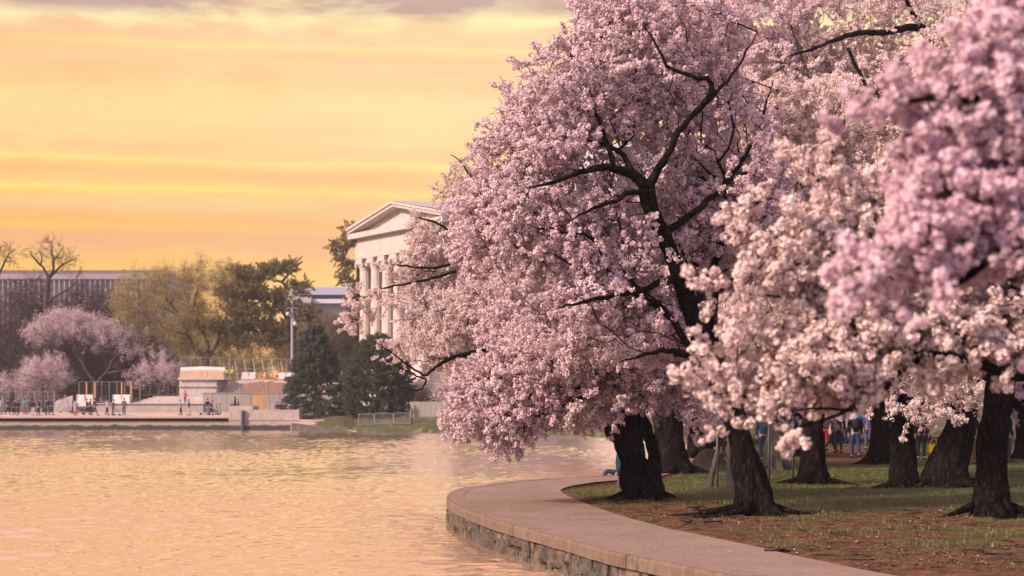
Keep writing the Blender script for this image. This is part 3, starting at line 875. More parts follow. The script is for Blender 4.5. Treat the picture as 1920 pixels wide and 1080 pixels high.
# tree over the path with the forked dark limb
build_tree('cherry_tree', 'cherry tree with flared dark foot nearest the path bend, forked black limb high in blossom', 'cherry tree',
    gb(1418, 966), [(1418, 966, 0.00, 0.285), (1412, 920, 0.00, 0.248), (1398, 860, 0.00, 0.225), (1382, 800, 0.10, 0.216), (1362, 740, 0.20, 0.207), (1335, 680, 0.21, 0.189), (1308, 620, 0.05, 0.175), (1290, 570, -0.17, 0.156), (1272, 510, -0.43, 0.143), (1243, 440, -0.83, 0.133), (1218, 385, -1.17, 0.129), (1213, 352, -1.30, 0.138)],
    [[(1213, 356, -1.30, 0.107), (1188, 328, -1.40, 0.086), (1150, 312, -1.60, 0.070), (1095, 318, -1.90, 0.049), (1040, 343, -2.20, 0.037), (985, 352, -2.50, 0.009)],
     [(1213, 356, -1.30, 0.098), (1230, 322, -1.40, 0.074), (1254, 290, -1.60, 0.061), (1268, 250, -1.70, 0.057), (1300, 216, -1.80, 0.049), (1328, 185, -1.90, 0.049), (1340, 152, -1.90, 0.045), (1300, 142, -2.00, 0.037), (1250, 131, -2.10, 0.031), (1238, 95, -2.10, 0.023), (1205, 40, -2.10, 0.009)],
     [(1214, 362, -1.37, 0.061), (1180, 358, -1.69, 0.049), (1158, 378, -1.90, 0.039), (1110, 391, -2.14, 0.030), (1075, 412, -2.25, 0.009)],
     [(1188, 328, -1.40, 0.061), (1165, 285, -1.20, 0.045), (1135, 268, -1.00, 0.033), (1060, 262, -0.90, 0.025), (1010, 285, -1.00, 0.009)],
     [(1150, 312, -1.60, 0.049), (1130, 240, -1.30, 0.037), (1100, 160, -0.90, 0.025), (1070, 90, -0.90, 0.009)],
     [(1243, 440, -0.83, 0.074), (1300, 400, -0.50, 0.057), (1370, 340, -0.10, 0.041), (1420, 250, 0.50, 0.029), (1450, 150, 0.90, 0.009)],
     [(1272, 520, -0.38, 0.074), (1200, 545, -1.27, 0.049), (1120, 560, -2.21, 0.037), (1040, 580, -2.92, 0.009)],
     [(1290, 570, -0.17, 0.074), (1370, 530, -0.34, 0.057), (1450, 470, -0.40, 0.041), (1520, 420, -0.42, 0.009)],
     [(1335, 680, 0.21, 0.082), (1300, 665, -0.95, 0.057), (1235, 655, -2.00, 0.041), (1160, 680, -2.69, 0.009)],
     [(1300, 216, -1.80, 0.041), (1370, 150, -1.70, 0.029), (1420, 60, -1.30, 0.009)],
    ],
    [(1160, 110, 34.6, 135, 105, 1.8), (1235, 60, 35, 150, 90, 2.0), (1050, 190, 34.4, 95, 95, 1.6), (1000, 290, 34.4, 90, 75, 1.6), (1080, 330, 34.2, 130, 90, 1.6),
     (945, 400, 34.3, 75, 75, 1.2), (1000, 420, 34, 110, 70, 1.4), (900, 470, 34.4, 45, 45, .9, .8), (1180, 210, 35, 130, 80, 1.6), (1330, 250, 36, 110, 120, 1.8), (1290, 430, 36, 110, 110, 1.6), (1130, 470, 34.5, 150, 85, 1.8), (1130, 590, 34, 150, 80, 1.6, .8),
     (1380, 420, 36.5, 110, 120, 1.8), (1395, 340, 35.2, 80, 110, 1.4), (1230, 600, 35.5, 110, 90, 1.4, .7)],
    3300, 'mid_pink', PR['mid_pink'], 11, CG, rootlen=1.5, nroots=6, flare=2.0, bare=.28, gnarl=.2, clump=.24)

# leaning gnarled tree at the tip of the path, its low boughs over the water
build_tree('cherry_tree', 'gnarled leaning cherry at the tip of the path, low pink boughs drooping over the water', 'cherry tree',
    gb(1208, 938), [(1208, 938, 0, 0.326), (1196, 905, 0, 0.255), (1188, 870, 0, 0.220), (1178, 835, 0, 0.238), (1170, 800, 0, 0.246), (1164, 765, 0, 0.238), (1168, 730, .1, 0.211), (1190, 690, .2, 0.202), (1205, 640, .3, 0.158)],
    [[(1222, 925, .1, .27), (1226, 895, .15, .18), (1229, 865, .2, .14), (1222, 830, .3, .13), (1208, 795, .4, .125), (1190, 755, .6, .12), (1215, 700, 1, .09), (1260, 640, 1.5, .05)],
     [(1170, 770, 0, .15), (1120, 735, -.6, .10), (1050, 705, -1.2, .08), (985, 690, -1.6, .055), (930, 715, -1.8, .035), (880, 760, -1.8, .02)],
     [(1180, 745, 0, .13), (1120, 690, .2, .09), (1060, 650, .4, .07), (1000, 625, .6, .05), (940, 615, .8, .03)],
     [(1120, 735, -.6, .07), (1060, 760, -1.4, .05), (1000, 790, -1.8, .035), (950, 812, -2, .02)],
     [(1190, 690, .2, .12), (1130, 640, .5, .08), (1080, 600, .8, .06), (1020, 570, 1, .035)],
     [(1205, 650, .3, .12), (1240, 590, .4, .08), (1270, 520, .4, .05)]],
    [(1080, 660, 39, 150, 65, 1.8), (1150, 600, 40, 130, 70, 1.8), (1000, 700, 38.6, 120, 55, 1.6), (905, 760, 38.4, 62, 40, 1.0), (950, 780, 38.2, 78, 42, 1.0), (1060, 760, 38.5, 120, 36, 1.4), (1150, 720, 39, 110, 45, 1.4), (850, 795, 38.4, 22, 10, .4, 1.3), (935, 815, 38.2, 30, 16, .4, 1.2), (900, 715, 38.6, 45, 22, .6, .8),
     (1250, 640, 40.4, 120, 90, 1.6), (1250, 740, 40.5, 70, 30, 1.2), (1010, 605, 40.5, 110, 55, 1.4)],
    2400, 'mid_pink', PR['mid_pink'], 23, CG, rootlen=.9, nroots=6, flare=1.75, gnarl=.5, bare=.3, clump=.2)

# slightly further back, paler, its long limb reaching left in front of the memorial
build_tree('cherry_tree', 'thick old cherry behind the leaning one, long pale boughs reaching left before the white columns', 'cherry tree',
    gb(1262, 886), [(1262, 888, 0, 0.521), (1258, 860, 0, 0.454), (1254, 820, 0, 0.420), (1250, 780, 0, 0.395), (1235, 735, 0, 0.336), (1210, 690, 0, 0.286), (1180, 630, 0, 0.218)],
    [[(1235, 735, 0, .22), (1150, 690, -1, .16), (1080, 662, -1.6, .12), (1010, 655, -2, .10), (940, 652, -2.2, .075), (895, 660, -2.2, .06), (850, 668, -2.3, .06), (815, 688, -2.4, .045), (800, 710, -2.4, .035), (760, 680, -2.5, .025), (725, 655, -2.5, .018), (700, 640, -2.5, .010)],
     [(800, 712, -2.4, .03), (790, 735, -2.4, .022), (760, 728, -2.4, .014)], [(800, 712, -2.4, .028), (750, 690, -2.6, .02), (720, 672, -2.7, .012)],
     [(1180, 640, 0, .17), (1100, 570, .5, .13), (1010, 520, .8, .10), (940, 490, 1, .08), (880, 475, 1, .07), (855, 440, 1, .055), (815, 415, 1, .035), (770, 405, 1, .02)],
     [(880, 478, 1, .05), (820, 505, .8, .04), (770, 500, .7, .03), (735, 495, .6, .024)],
     [(855, 510, .9, .045), (780, 530, .6, .035), (715, 540, .4, .026), (675, 562, .3, .016), (650, 580, .3, .010)],
     [(1010, 520, .8, .06), (960, 440, 1, .045), (905, 370, 1, .03), (870, 310, 1, .02), (845, 290, 1, .012)],
     [(1080, 662, -1.6, .07), (1000, 600, -1.5, .05), (930, 570, -1.4, .04), (860, 575, -1.4, .028), (790, 590, -1.4, .018)]],
    [(960, 600, 56, 150, 90, 2.0), (850, 610, 55.5, 95, 70, 1.6), (770, 570, 55.4, 45, 34, 1.0, .3), (700, 560, 56.3, 50, 22, .6, .5), (665, 590, 56.3, 22, 25, .4, .8), (815, 440, 58, 60, 50, 1.0, 1.1), (790, 520, 57.8, 45, 40, .8, .9), (750, 498, 57.6, 50, 28, .8, .4), (850, 480, 58, 60, 60, 1.0, .9),
     (880, 340, 58, 42, 50, .8, .8), (850, 380, 58, 40, 40, .8, .5), (1000, 500, 58, 130, 90, 2.0), (1080, 580, 57, 150, 90, 2.2), (900, 690, 55.5, 110, 45, 1.2, .8), (770, 650, 55.5, 50, 30, .6, .35), (725, 660, 54.6, 32, 20, .3, .3), (850, 740, 56.4, 40, 18, .4, .2)],
    2600, 'mid_pale', PR['mid_pale'], 37, CG, sscale=.92, rootlen=1.0, flare=1.35, down=.1, spread=.55, bare=.22, clump=.22, clump_f=.6)

# the row running on to the right
def back_tree(label, bx, by, tr, limbs, lobes, n, key, seed, **kw):
    return build_tree('cherry_tree', label, 'cherry tree', gb(bx, by), tr, limbs, lobes, n, key, PR[key], seed, CG, **kw)
back_tree('cherry tree behind the wire fence, its pale grey trunk between the path trees', 1452, 882,
    [(1452, 882, 0, .30), (1452, 840, 0, .26), (1458, 790, 0, .25), (1465, 730, 0, .22), (1480, 640, 0, .17)], [[(1480, 650, 0, .12), (1420, 540, 1, .08), (1370, 430, 2, .05), (1350, 330, 2, .03)], [(1480, 650, 0, .12), (1520, 520, 1, .09), (1560, 400, 1, .06), (1540, 250, 1, .04)]],
    [(1430, 480, 61, 150, 120, 2.5), (1480, 340, 62, 150, 120, 2.5), (1560, 230, 62, 130, 110, 2.5), (1380, 640, 60, 110, 80, 2), (1330, 350, 62, 110, 110, 2), (1460, 720, 60, 120, 38, 1.8, .8), (1500, 600, 60, 120, 90, 2), (1420, 170, 62, 110, 110, 2.5, 1.2), (1400, 40, 62, 120, 80, 2.5, 1.2), (1340, 790, 60, 60, 22, 1.5, .8)], 1900, 'far_pink', 41, bark=BARK_G)
back_tree('broad dark cherry trunk left of the people, blossom roof above it', 1525, 900,
    [(1528, 902, 0, 0.370), (1524, 870, 0, 0.311), (1522, 830, 0, 0.302), (1525, 780, 0, 0.286), (1530, 730, 0, 0.252), (1545, 660, 0, 0.202)], [[(1545, 665, 0, .15), (1490, 560, .5, .10), (1440, 440, 1, .07), (1430, 300, 1, .05), (1460, 180, 1, .03)], [(1545, 665, 0, .15), (1610, 540, .5, .11), (1650, 400, .8, .08), (1660, 250, 1, .05), (1590, 90, 1.4, .05)], [(1650, 400, .8, .06), (1700, 300, 0, .045), (1740, 200, 0, .03)]],
    [(1440, 300, 50, 110, 80, 2.2), (1430, 215, 49, 80, 60, 2, 1.2), (1560, 220, 49, 110, 65, 2.2), (1480, 420, 52, 130, 110, 2.2), (1600, 330, 52, 130, 110, 2.2), (1500, 580, 51, 120, 80, 2, .8), (1640, 520, 51, 120, 90, 2, .7), (1590, 700, 51, 130, 40, 1.8, .8)], 2100, 'mid_pale', 43, flare=1.6)
build_tree('cherry_tree', 'cherry tree with one long black bough sweeping left near the top of the view', 'cherry tree',
    gb(1640, 872), [(1655, 874, 0, 0.357), (1652, 840, 0, 0.323), (1650, 790, 0, 0.297), (1648, 740, 0, 0.306), (1655, 680, 0, 0.221), (1700, 560, 0, 0.187), (1735, 400, -.5, 0.153), (1750, 250, -1, 0.128), (1760, 110, -1.2, 0.102)],
    [[(1758, 112, -1.2, .15), (1735, 52, -2.2, .14), (1705, 50, -2.6, .12), (1660, 62, -2.8, .10), (1600, 60, -3, .085), (1545, 85, -3, .06), (1480, 105, -3, .03)],
     [(1725, 47, -2.4, .09), (1700, 5, -2.6, .07), (1680, -60, -1.3, .03)], [(1735, 400, -.5, .1), (1640, 320, -1, .07), (1560, 270, -1.5, .05), (1480, 240, -2, .03)], [(1700, 560, 0, .1), (1600, 500, -1, .07), (1500, 450, -1.6, .045), (1420, 430, -2, .03)], [(1652, 745, 0, .14), (1630, 745, .2, .16)]],
    [(1640, 60, 62, 160, 100, 2.5), (1760, 180, 63, 150, 120, 2.5), (1560, 180, 62, 150, 120, 2.5), (1680, 330, 63, 160, 120, 2.5), (1550, 420, 62, 150, 110, 2.2), (1700, 500, 63, 160, 110, 2.4), (1650, 640, 64, 130, 60, 2), (1830, 350, 64, 120, 150, 2.4)], 2300, 'far_pale', PR['far_pale'], 47, CG, flare=1.5, bare=.55)
back_tree('thick cherry trunk leaning left, joined at the foot to its broad neighbour', 1700, 910,
    [(1705, 912, 0, 0.377), (1694, 880, 0, 0.295), (1696, 840, 0, 0.279), (1690, 790, 0, 0.271), (1680, 740, 0, 0.238), (1672, 660, 0, 0.180)], [[(1672, 665, 0, .13), (1620, 600, -1, .09), (1560, 560, -2, .06), (1510, 520, -2.5, .04)], [(1672, 665, 0, .13), (1700, 560, 0, .10), (1690, 430, 0, .07)]],
    [(1650, 560, 47, 150, 90, 2), (1700, 400, 48, 150, 120, 2.2), (1600, 670, 46.5, 130, 45, 1.6), (1740, 650, 46.5, 120, 60, 1.6), (1680, 728, 46, 130, 26, 1.2, .9)], 1100, 'mid_pale', 53, flare=1.5, bare=.55)
back_tree('broadest cherry trunk, leaning right with a wide buttressed foot', 1778, 912,
    [(1775, 914, 0, 0.605), (1776, 885, 0, 0.487), (1786, 850, 0, 0.420), (1800, 800, 0, 0.370), (1812, 740, 0, 0.319), (1820, 660, 0, 0.235)], [[(1820, 665, 0, .16), (1760, 590, -.8, .11), (1700, 520, -1.2, .08), (1640, 480, -1.4, .05)], [(1820, 665, 0, .16), (1870, 560, 0, .11), (1890, 400, 0, .08)], [(1812, 740, 0, .15), (1740, 760, -1.2, .07), (1700, 745, -2, .04)]],
    [(1780, 560, 47, 150, 110, 2), (1850, 400, 47, 130, 150, 2), (1800, 240, 48, 150, 120, 2.2), (1900, 600, 46, 90, 90, 1.6), (1790, 722, 44.6, 90, 30, .9, 1.3), (1740, 765, 44.2, 60, 26, .6, .9), (1860, 110, 48, 120, 110, 2)], 1500, 'mid_pale', 59, flare=1.35, rootlen=1.4)
build_tree('cherry_tree', 'tall black cherry trunk nearest the right edge of the lawn', 'cherry tree',
    gb(1860, 968), [(1860, 970, 0, 0.360), (1858, 940, 0, 0.297), (1860, 890, 0, 0.261), (1857, 850, 0, 0.270), (1864, 800, 0, 0.243), (1872, 750, 0, 0.243), (1878, 705, 0, 0.252), (1925, 670, .1, 0.180), (1980, 560, .2, 0.144)],
    [[(1878, 705, 0, .17), (1840, 700, -.5, .10), (1790, 682, -1, .085), (1745, 658, -1.5, .065), (1715, 668, -1.8, .05), (1640, 662, -2.2, .035), (1590, 640, -2.4, .02)],
     [(1925, 670, .1, .12), (1915, 600, -.4, .10), (1905, 575, -.7, .08), (1860, 590, -1, .05), (1800, 588, -1.4, .03)],
     [(1895, 750, 0, .09), (1925, 775, 0, .07), (1960, 790, 0, .05)]],
    [(1760, 620, 33.5, 160, 60, 1.6), (1860, 560, 33.6, 120, 80, 1.6), (1700, 690, 33, 110, 34, 1.0), (1900, 420, 34.5, 110, 130, 1.8), (1980, 300, 35, 150, 200, 2.2), (1600, 650, 32.5, 80, 40, .9, .7)], 1000, 'mid_pale', PR['mid_pale'], 61, flare=1.5, group=CG, rootlen=1.1)
for bx, by, lab, lob, n_ in [(1312, 858, 'dark cherry trunk added far back to darken the gap between the thick old one and the grey trunk', [(1310, 770, 72, 80, 28, 2.5), (1360, 740, 72, 90, 40, 3), (1260, 730, 72, 90, 40, 3)], 420), (1500, 858, 'dark cherry trunk close behind the broad one, nearer the wire fence', [(1500, 765, 72, 90, 26, 2.5), (1440, 740, 72, 90, 40, 3), (1560, 730, 72, 90, 40, 3)], 420), (1925, 862, 'dark cherry trunk cut by the right edge of the view', [(1920, 740, 69, 60, 40, 2.5), (1960, 650, 69, 80, 90, 3)], 400)]:  # leftmost trunk added to darken the bright ground behind the row
    back_tree(lab, bx, by, [(bx, by + 2, 0, .42), (bx + 3, by - 30, 0, .34), (bx - 4, by - 70, 0, .30), (bx + 4, by - 120, 0, .22)], [[(bx + 4, by - 118, 0, .14), (bx - 30, by - 180, 1, .08), (bx - 70, by - 230, 1, .04)], [(bx + 4, by - 118, 0, .14), (bx + 40, by - 190, 1, .08), (bx + 70, by - 250, 1, .04)]], lob, n_, 'far_pink', int(bx))
# deeper trees that close the gaps between the trunks
for i, (bx, by, lab, lob, key) in enumerate([
    (1560, 836, 'deep pink cherry tree beyond the walkers, seen between the trunks', [(1560, 720, 93, 150, 60, 4), (1630, 760, 93, 120, 36, 4), (1480, 760, 93, 90, 36, 4), (1500, 640, 93, 130, 90, 4), (1680, 640, 93, 130, 90, 4), (1590, 560, 93, 150, 100, 4)], 'far_pink'),
    (1720, 832, 'pale cherry tree far back behind the broad trunks', [(1740, 700, 98, 130, 60, 4), (1840, 650, 98, 120, 90, 4), (1900, 740, 98, 90, 40, 4), (1760, 540, 98, 160, 110, 4)], 'far_pink'),
    (1345, 838, 'pale cherry tree far back left of the wire fence', [(1340, 745, 90, 130, 50, 4), (1440, 770, 90, 90, 34, 4), (1400, 640, 90, 120, 80, 4), (1260, 650, 90, 130, 80, 4), (1200, 560, 90, 150, 100, 4), (1120, 650, 90, 110, 70, 3.5)], 'far_pale'),
    (1180, 826, 'cherry tree with hanging rosy sprays on the inlet bank behind the leaning trunk', [(1120, 690, 104, 130, 60, 4), (1050, 600, 104, 110, 90, 4), (1200, 500, 104, 150, 110, 4), (1300, 400, 104, 140, 120, 4), (1100, 450, 104, 110, 90, 4)], 'far_pale')]):
    tr = [(bx, by, 0, .5), (bx, by - 40, 0, .4), (bx + 5, by - 90, 0, .32), (bx, by - 150, 0, .22)]
    b = gb(bx, by) if by > 828 else np.array([*G(bx, by)[:2], .1])
    build_tree('cherry_tree', lab, 'cherry tree', b, tr, [], lob, 1100, key, PR[key], 71 + i, CG, tn=10, nroots=0, sscale=1.35, seg=.7)

# ------------------------------------------------------------------ two trees beside the photographer, trunks right of the frame
def near_tree(label, base, lobes, n, key, seed, limbs, r, extra=None, **kw):
    B = np.array(base, float)
    topx = 960 + B[0] / B[1] * FPX
    z = lambda h: HZ - (h - CZ) / B[1] * FPX
    tr = [(topx, z(0), 0, r), (topx - 10, z(.6), 0, r * .8), (topx - 30, z(1.3), 0, r * .75), (topx - 60, z(2.0), 0, r * .7), (topx - 70, z(2.6), 0, r * .6)]
    return build_tree('cherry_tree', label, 'cherry tree', B, tr, limbs, lobes, n, key, PR[key], seed, CG, rootlen=.8, **kw)
near_tree('cherry tree just right of the view, its pale blossom boughs hanging across the right side', (7.3, 14.6, 0), [
    (1400, 690, 14, 65, 55, .3, .55), (1500, 640, 14, 100, 70, .4), (1340, 590, 13.8, 45, 40, .3, .35), (1335, 700, 13.8, 38, 50, .25, .25), (1600, 560, 14.2, 110, 80, .45), (1480, 480, 14.2, 90, 70, .4), (1430, 780, 13.7, 55, 22, .2, .5), (1560, 700, 14, 110, 45, .4), (1700, 640, 14.2, 120, 70, .5), (1820, 620, 14.3, 110, 80, .5),
    (1560, 400, 14.6, 80, 50, .4), (1520, 320, 14.6, 60, 40, .3, .5), (1660, 440, 14.5, 90, 80, .4), (1780, 480, 14.6, 110, 90, .5), (1900, 560, 14.4, 90, 90, .5), (1390, 540, 14, 50, 45, .3, .4), (1360, 800, 13.7, 30, 22, .2, .2), (1980, 450, 14.6, 90, 120, .5, .5), (1400, 400, 14.6, 40, 30, .2, .4)],
    1350, 'near_pale', 83, [
    [(2680, 280, 0, .12), (2350, 420, -.4, .09), (2150, 600, -.5, .07), (2000, 690, -.6, .055), (1900, 706, -.6, .045), (1790, 672, -.6, .034), (1740, 656, -.6, .028), (1690, 668, -.6, .022), (1640, 662, -.6, .015), (1560, 650, -.6, .009)],
    [(2350, 420, -.4, .06), (2100, 480, -.4, .045), (1900, 560, -.3, .035), (1700, 690, -.6, .022), (1600, 770, -.8, .016), (1500, 800, -.8, .008)],
    [(1900, 706, -.6, .03), (1780, 650, -.3, .02), (1640, 600, -.2, .016), (1500, 560, -.2, .012), (1380, 545, -.4, .006)],
    [(2350, 420, -.4, .06), (2100, 400, 0, .045), (1900, 420, .1, .03), (1740, 420, .1, .02), (1600, 380, .1, .012), (1500, 330, .1, .007)],
    [(1600, 770, -.8, .012), (1540, 760, -.8, .010), (1440, 780, -.8, .006)]],
    .30, spread=.7, seg=.16, r0=.0034, jit=.10, bow=.2, ext=.35, sscale=1.0, rmax=.03, clump=.32, clump_f=2.2, down=0)
near_tree('cherry tree nearest the camera, rose pink sprays out of focus at the right edge', (4.9, 8.8, 0), [
    (1880, 130, 8.9, 95, 75, .3), (1790, 215, 8.9, 80, 55, .3), (1665, 185, 8.8, 45, 22, .15, .8), (1900, 250, 9, 110, 110, .3), (1820, 330, 8.9, 85, 50, .25), (1760, 400, 8.8, 75, 45, .25), (1710, 275, 8.9, 35, 25, .2, .7), (1670, 490, 8.7, 65, 32, .2), (1605, 545, 8.7, 30, 18, .12, .8), (1780, 470, 8.8, 90, 36, .25), (1690, 575, 8.7, 34, 18, .12, .7),
    (1880, 430, 8.9, 100, 70, .3), (1930, 40, 9.1, 60, 55, .3), (1880, 10, 9.1, 35, 25, .2, .6), (1930, 675, 8.8, 20, 12, .15, .5), (1985, 540, 8.9, 30, 40, .3, .3)],
    420, 'near_rose', 89, [
    [(2880, -100, 0, .09), (2500, 60, 0, .07), (2200, 250, 0, .05), (2050, 380, -.05, .038), (1920, 440, -.1, .026), (1800, 520, -.1, .018), (1720, 590, -.1, .010)],
    [(2500, 60, 0, .05), (2200, 120, 0, .04), (2000, 170, .1, .028), (1850, 190, .1, .018), (1700, 190, 0, .010)],
    [(2200, 250, 0, .035), (2000, 330, 0, .025), (1850, 370, 0, .016), (1720, 420, 0, .009)]],
    .24, spread=.7, seg=.12, r0=.0024, jit=.10, bow=.2, ext=.25, rmax=.02, sscale=.9, down=0)
print('cherries', _time.time() - _t0)
# ------------------------------------------------------------------ the far bank
CONC = mat('far_concrete', (.44, .36, .33), (.55, .46, .42), scale=1.2, rough=.85, c3=(.33, .27, .25))
CONC2 = mat('stair_concrete', (.50, .42, .39), (.60, .51, .47), scale=.8, rough=.85, c3=(.42, .35, .33))
DECK = mat('promenade_paving', (.50, .36, .29), (.60, .44, .36), scale=.6, rough=.85)
DARKC = mat('shade_kerb_concrete', (.07, .06, .06), (.12, .10, .10), scale=2)  # painted shade for the quay recess, also colours the ramp kerb
HOARD = mat('grey_hoarding', (.34, .30, .275), (.40, .355, .32), scale=.8, rough=.7)
PLY = mat('plywood', (.50, .28, .13), (.60, .36, .18), scale=1.5, rough=.8, stretch=(3, 3, .3))
PLYD = mat('brown_planks', (.34, .20, .15), (.44, .27, .21), scale=1.5, rough=.8, stretch=(3, 3, .3), c3=(.25, .14, .10))
GALV = mat('galvanised_steel', (.30, .285, .28), (.38, .36, .355), scale=3, rough=.5, metal=.4)
ORNG = mat('orange_paint', (.55, .24, .07), (.60, .28, .10), scale=2)
WHITEP = mat('white_plastic', (.66, .60, .57), (.74, .68, .64), scale=1.5, rough=.5)
TARP = mat('pink_sheeting', (.62, .42, .36), (.70, .50, .42), scale=.8, rough=.6)
TARP2 = mat('pale_sheeting', (.62, .55, .53), (.70, .62, .60), scale=.8, rough=.6)
FARG = mat('far_ground_grass', (.05, .06, .022), (.085, .085, .035), scale=.35, rough=.95, c3=(.20, .14, .09))
def wall_stain():
    m = bpy.data.materials.new('harbour_wall_concrete'); m.use_nodes = True
    t = NT(m.node_tree); bs = m.node_tree.nodes['Principled BSDF']
    pos = t.n('ShaderNodeNewGeometry').outputs['Position']; x, y, z = t.sep(pos)
    n = t.noise(t.vm('MULTIPLY', pos, (.7, 1, .5)), 1.0, 5, .65); n2 = t.noise(t.vm('MULTIPLY', pos, (2.2, 1, .25)), 1.0, 4, .6)
    c = t.mix(t.n('ShaderNodeMapRange', {'Value': n, 'From Min': .35, 'From Max': .65}).outputs[0], (.36, .30, .25), (.47, .40, .34))
    c = t.mix(t.m('MULTIPLY', t.m('SUBTRACT', n2, .56), 5, clamp=True), c, (.12, .10, .085))
    wet = t.m('MULTIPLY', t.m('SUBTRACT', t.m('ADD', -.02, t.m('MULTIPLY', t.m('SUBTRACT', n, .5), .7)), z), 7.0, clamp=True)
    c = t.mix(wet, c, (.055, .043, .045))
    t.t.links.new(c, bs.inputs['Base Color']); bs.inputs['Roughness'].default_value = .8
    return m
HWALL = wall_stain()

# ground beyond the water, one sheet from the waterline back to the horizon
shore = np.array([(-1400, 191.6), (400, 191.6), (556, 190.5), (566, 186), (640, 180.5), (700, 177), (800, 172), (900, 167), (1000, 161), (1100, 152), (1200, 142), (1290, 126), (1340, 108), (1420, 101), (2300, 101)])
sh = lambda px: np.interp(px, shore[:, 0], shore[:, 1])
def fz(px, D):
    e = D - sh(px)
    if px < 558: z = -.7 + sstep(1, 3, e) * 1.2 + sstep(14, 30, e) * .7
    else: z = -.75 + sstep(-.2, 1.6, e) * .75 + sstep(2, 12, e) * .85 + sstep(12, 50, e) * .6
    if px > 1300: z = -.75 + sstep(-.2, 2.5, e) * 1.0 + sstep(10, 60, e) * .8
    return float(z + sstep(60, 300, e) * 1.5 + .06 * mnoise.noise(Vector((px * .03, D * .1, 0))))
es = np.r_[-1, 0, .5, 1, 1.6, 2.5, 4, 6, 8, 11, 14, 18, 24, 32, 45, 70, 120, 200, 290, 340]
rows = []
for px in np.r_[-1000, -600, np.arange(-100, 1500, 14), 1700, 2000, 2300]:
    rows.append([(PX(px, sh(px) + e), sh(px) + e, fz(px, sh(px) + e)) for e in es])
mb = MB(); mb.sheet(rows); tag(mb.build('far_shore', FARG, smooth=True), kind='structure')

# harbour wall: overhanging deck edge, recess, panelled wall face
hw = thing('harbour_wall', (PX(200, 191), 191, WZ), 'long low concrete quay wall with dark water stains below the far promenade', 'quay wall')
mb = MB(); mb.hexa([(-110, 190.6, .62), (PX(430, 190.6), 190.6, .62), (PX(430, 203), 203, .95), (-110, 203, .95), (-110, 190.6, .80), (PX(430, 190.6), 190.6, .80), (PX(430, 203), 203, 1.14), (-110, 203, 1.14)])
mb.build('deck_slab', DECK, hw)
mb = MB(); mb.box(-110, PX(430, 191.4), 191.55, 192.0, -1.6, .62); mb.build('recess_wall', DARKC, hw)  # dark tone paints in the shadow under the overhanging deck
x = -60.0
while x < 428:
    w = 34.2 * rs.uniform(.96, 1.04); x1 = min(x + w, 430)
    mb = MB(); mb.box(PX(x + .25, 191), PX(x1 - .25, 191), 191.0 + rs.uniform(-.02, .02), 191.5, -1.5, .30 + rs.uniform(-.01, .01)); mb.build('wall_panel', HWALL, hw); x = x1
for name, a, b, zt, D0, D1, lab in [('concrete_block', 429, 474, 1.83, 190.2, 194.6, 'taller concrete block on the quay where a couple in black sit'), ('concrete_block', 457.5, 560.5, 1.46, 189.7, 193.9, 'long low concrete block at the right end of the quay, several people behind it')]:
    t = thing(name, (PX((a + b) / 2, D0), D0, 0), lab, 'concrete block')
    mb = MB(); mb.box(PX(a, D0), PX(b, D0), D0, D1 if name else 0, .55, zt); mb.build('upper_block', CONC, t)
    mb = MB(); mb.box(PX(a, D0) - .03, PX(b, D0) + .03, D0 - .04, D1, .42, .545); mb.build('ledge', CONC, t)
    mb = MB(); mb.box(PX(a, D0), PX(b, D0), D0 + .02, D1, -1.5, .41); mb.build('wall_base', HWALL, t)
mb = MB(); mb.box(PX(474.5, 191), PX(457.2, 191), 190.6, 194, -1.5, 1.2); 
t = thing('dark_slot', (PX(455.2, 189.8), 189.5, WZ), 'dark blue shaft added for the dark slot between the two quay blocks', 'slot')
mb = MB(); mb.tube([(PX(455, 189.5), 189.5, -1.4), (PX(455, 189.5), 189.5, 1.35)], .16, 10); mb.build('slot_shaft', mat('slot_dark_blue', (.06, .075, .11)), t)  # the dark slot between the blocks, drawn as an added shaft
mb = MB(); mb.box(PX(452, 189.5), PX(458, 189.5), 189.3, 189.7, 1.35, 1.42); mb.build('slot_cap', GALV, t)

# ramp and low wall right of the blocks
rp = thing('boat_ramp', (PX(600, 187), 187, -.5), 'brown paved ramp sloping down to the water right of the quay blocks', 'ramp')
mb = MB(); mb.hexa([(PX(545, 188), 188, -1.4), (PX(668, 179), 179.2, -1.4), (PX(668, 185), 185, -1.4), (PX(545, 195), 195, -1.4), (PX(545, 188), 188.0, .12), (PX(668, 179), 179.2, -.50), (PX(668, 185), 185, -.1), (PX(545, 195), 195, .62)])
mb.build('ramp_slab', DECK, rp)
mb = MB(); mb.hexa([(PX(546, 187.6), 187.5, -1.4), (PX(650, 179), 179.6, -1.4), (PX(650, 179.2), 179.8, -1.4), (PX(546, 188), 187.9, -1.4), (PX(546, 187.6), 187.5, .20), (PX(650, 179), 179.6, -.40), (PX(650, 179.2), 179.8, -.40), (PX(546, 188), 187.9, .20)])
mb.build('kerb', DARKC, rp)
lw = thing('low_wall', (PX(600, 190), 190, 0), 'low pale stone wall in front of the pointed evergreen', 'wall')
for a, b, zt in ((561, 609, .50), (609.4, 639, .40)):
    mb = MB(); mb.box(PX(a, 190), PX(b, 190), 189.6, 190.2, -.3, zt); mb.build('wall_length', CONC, lw)

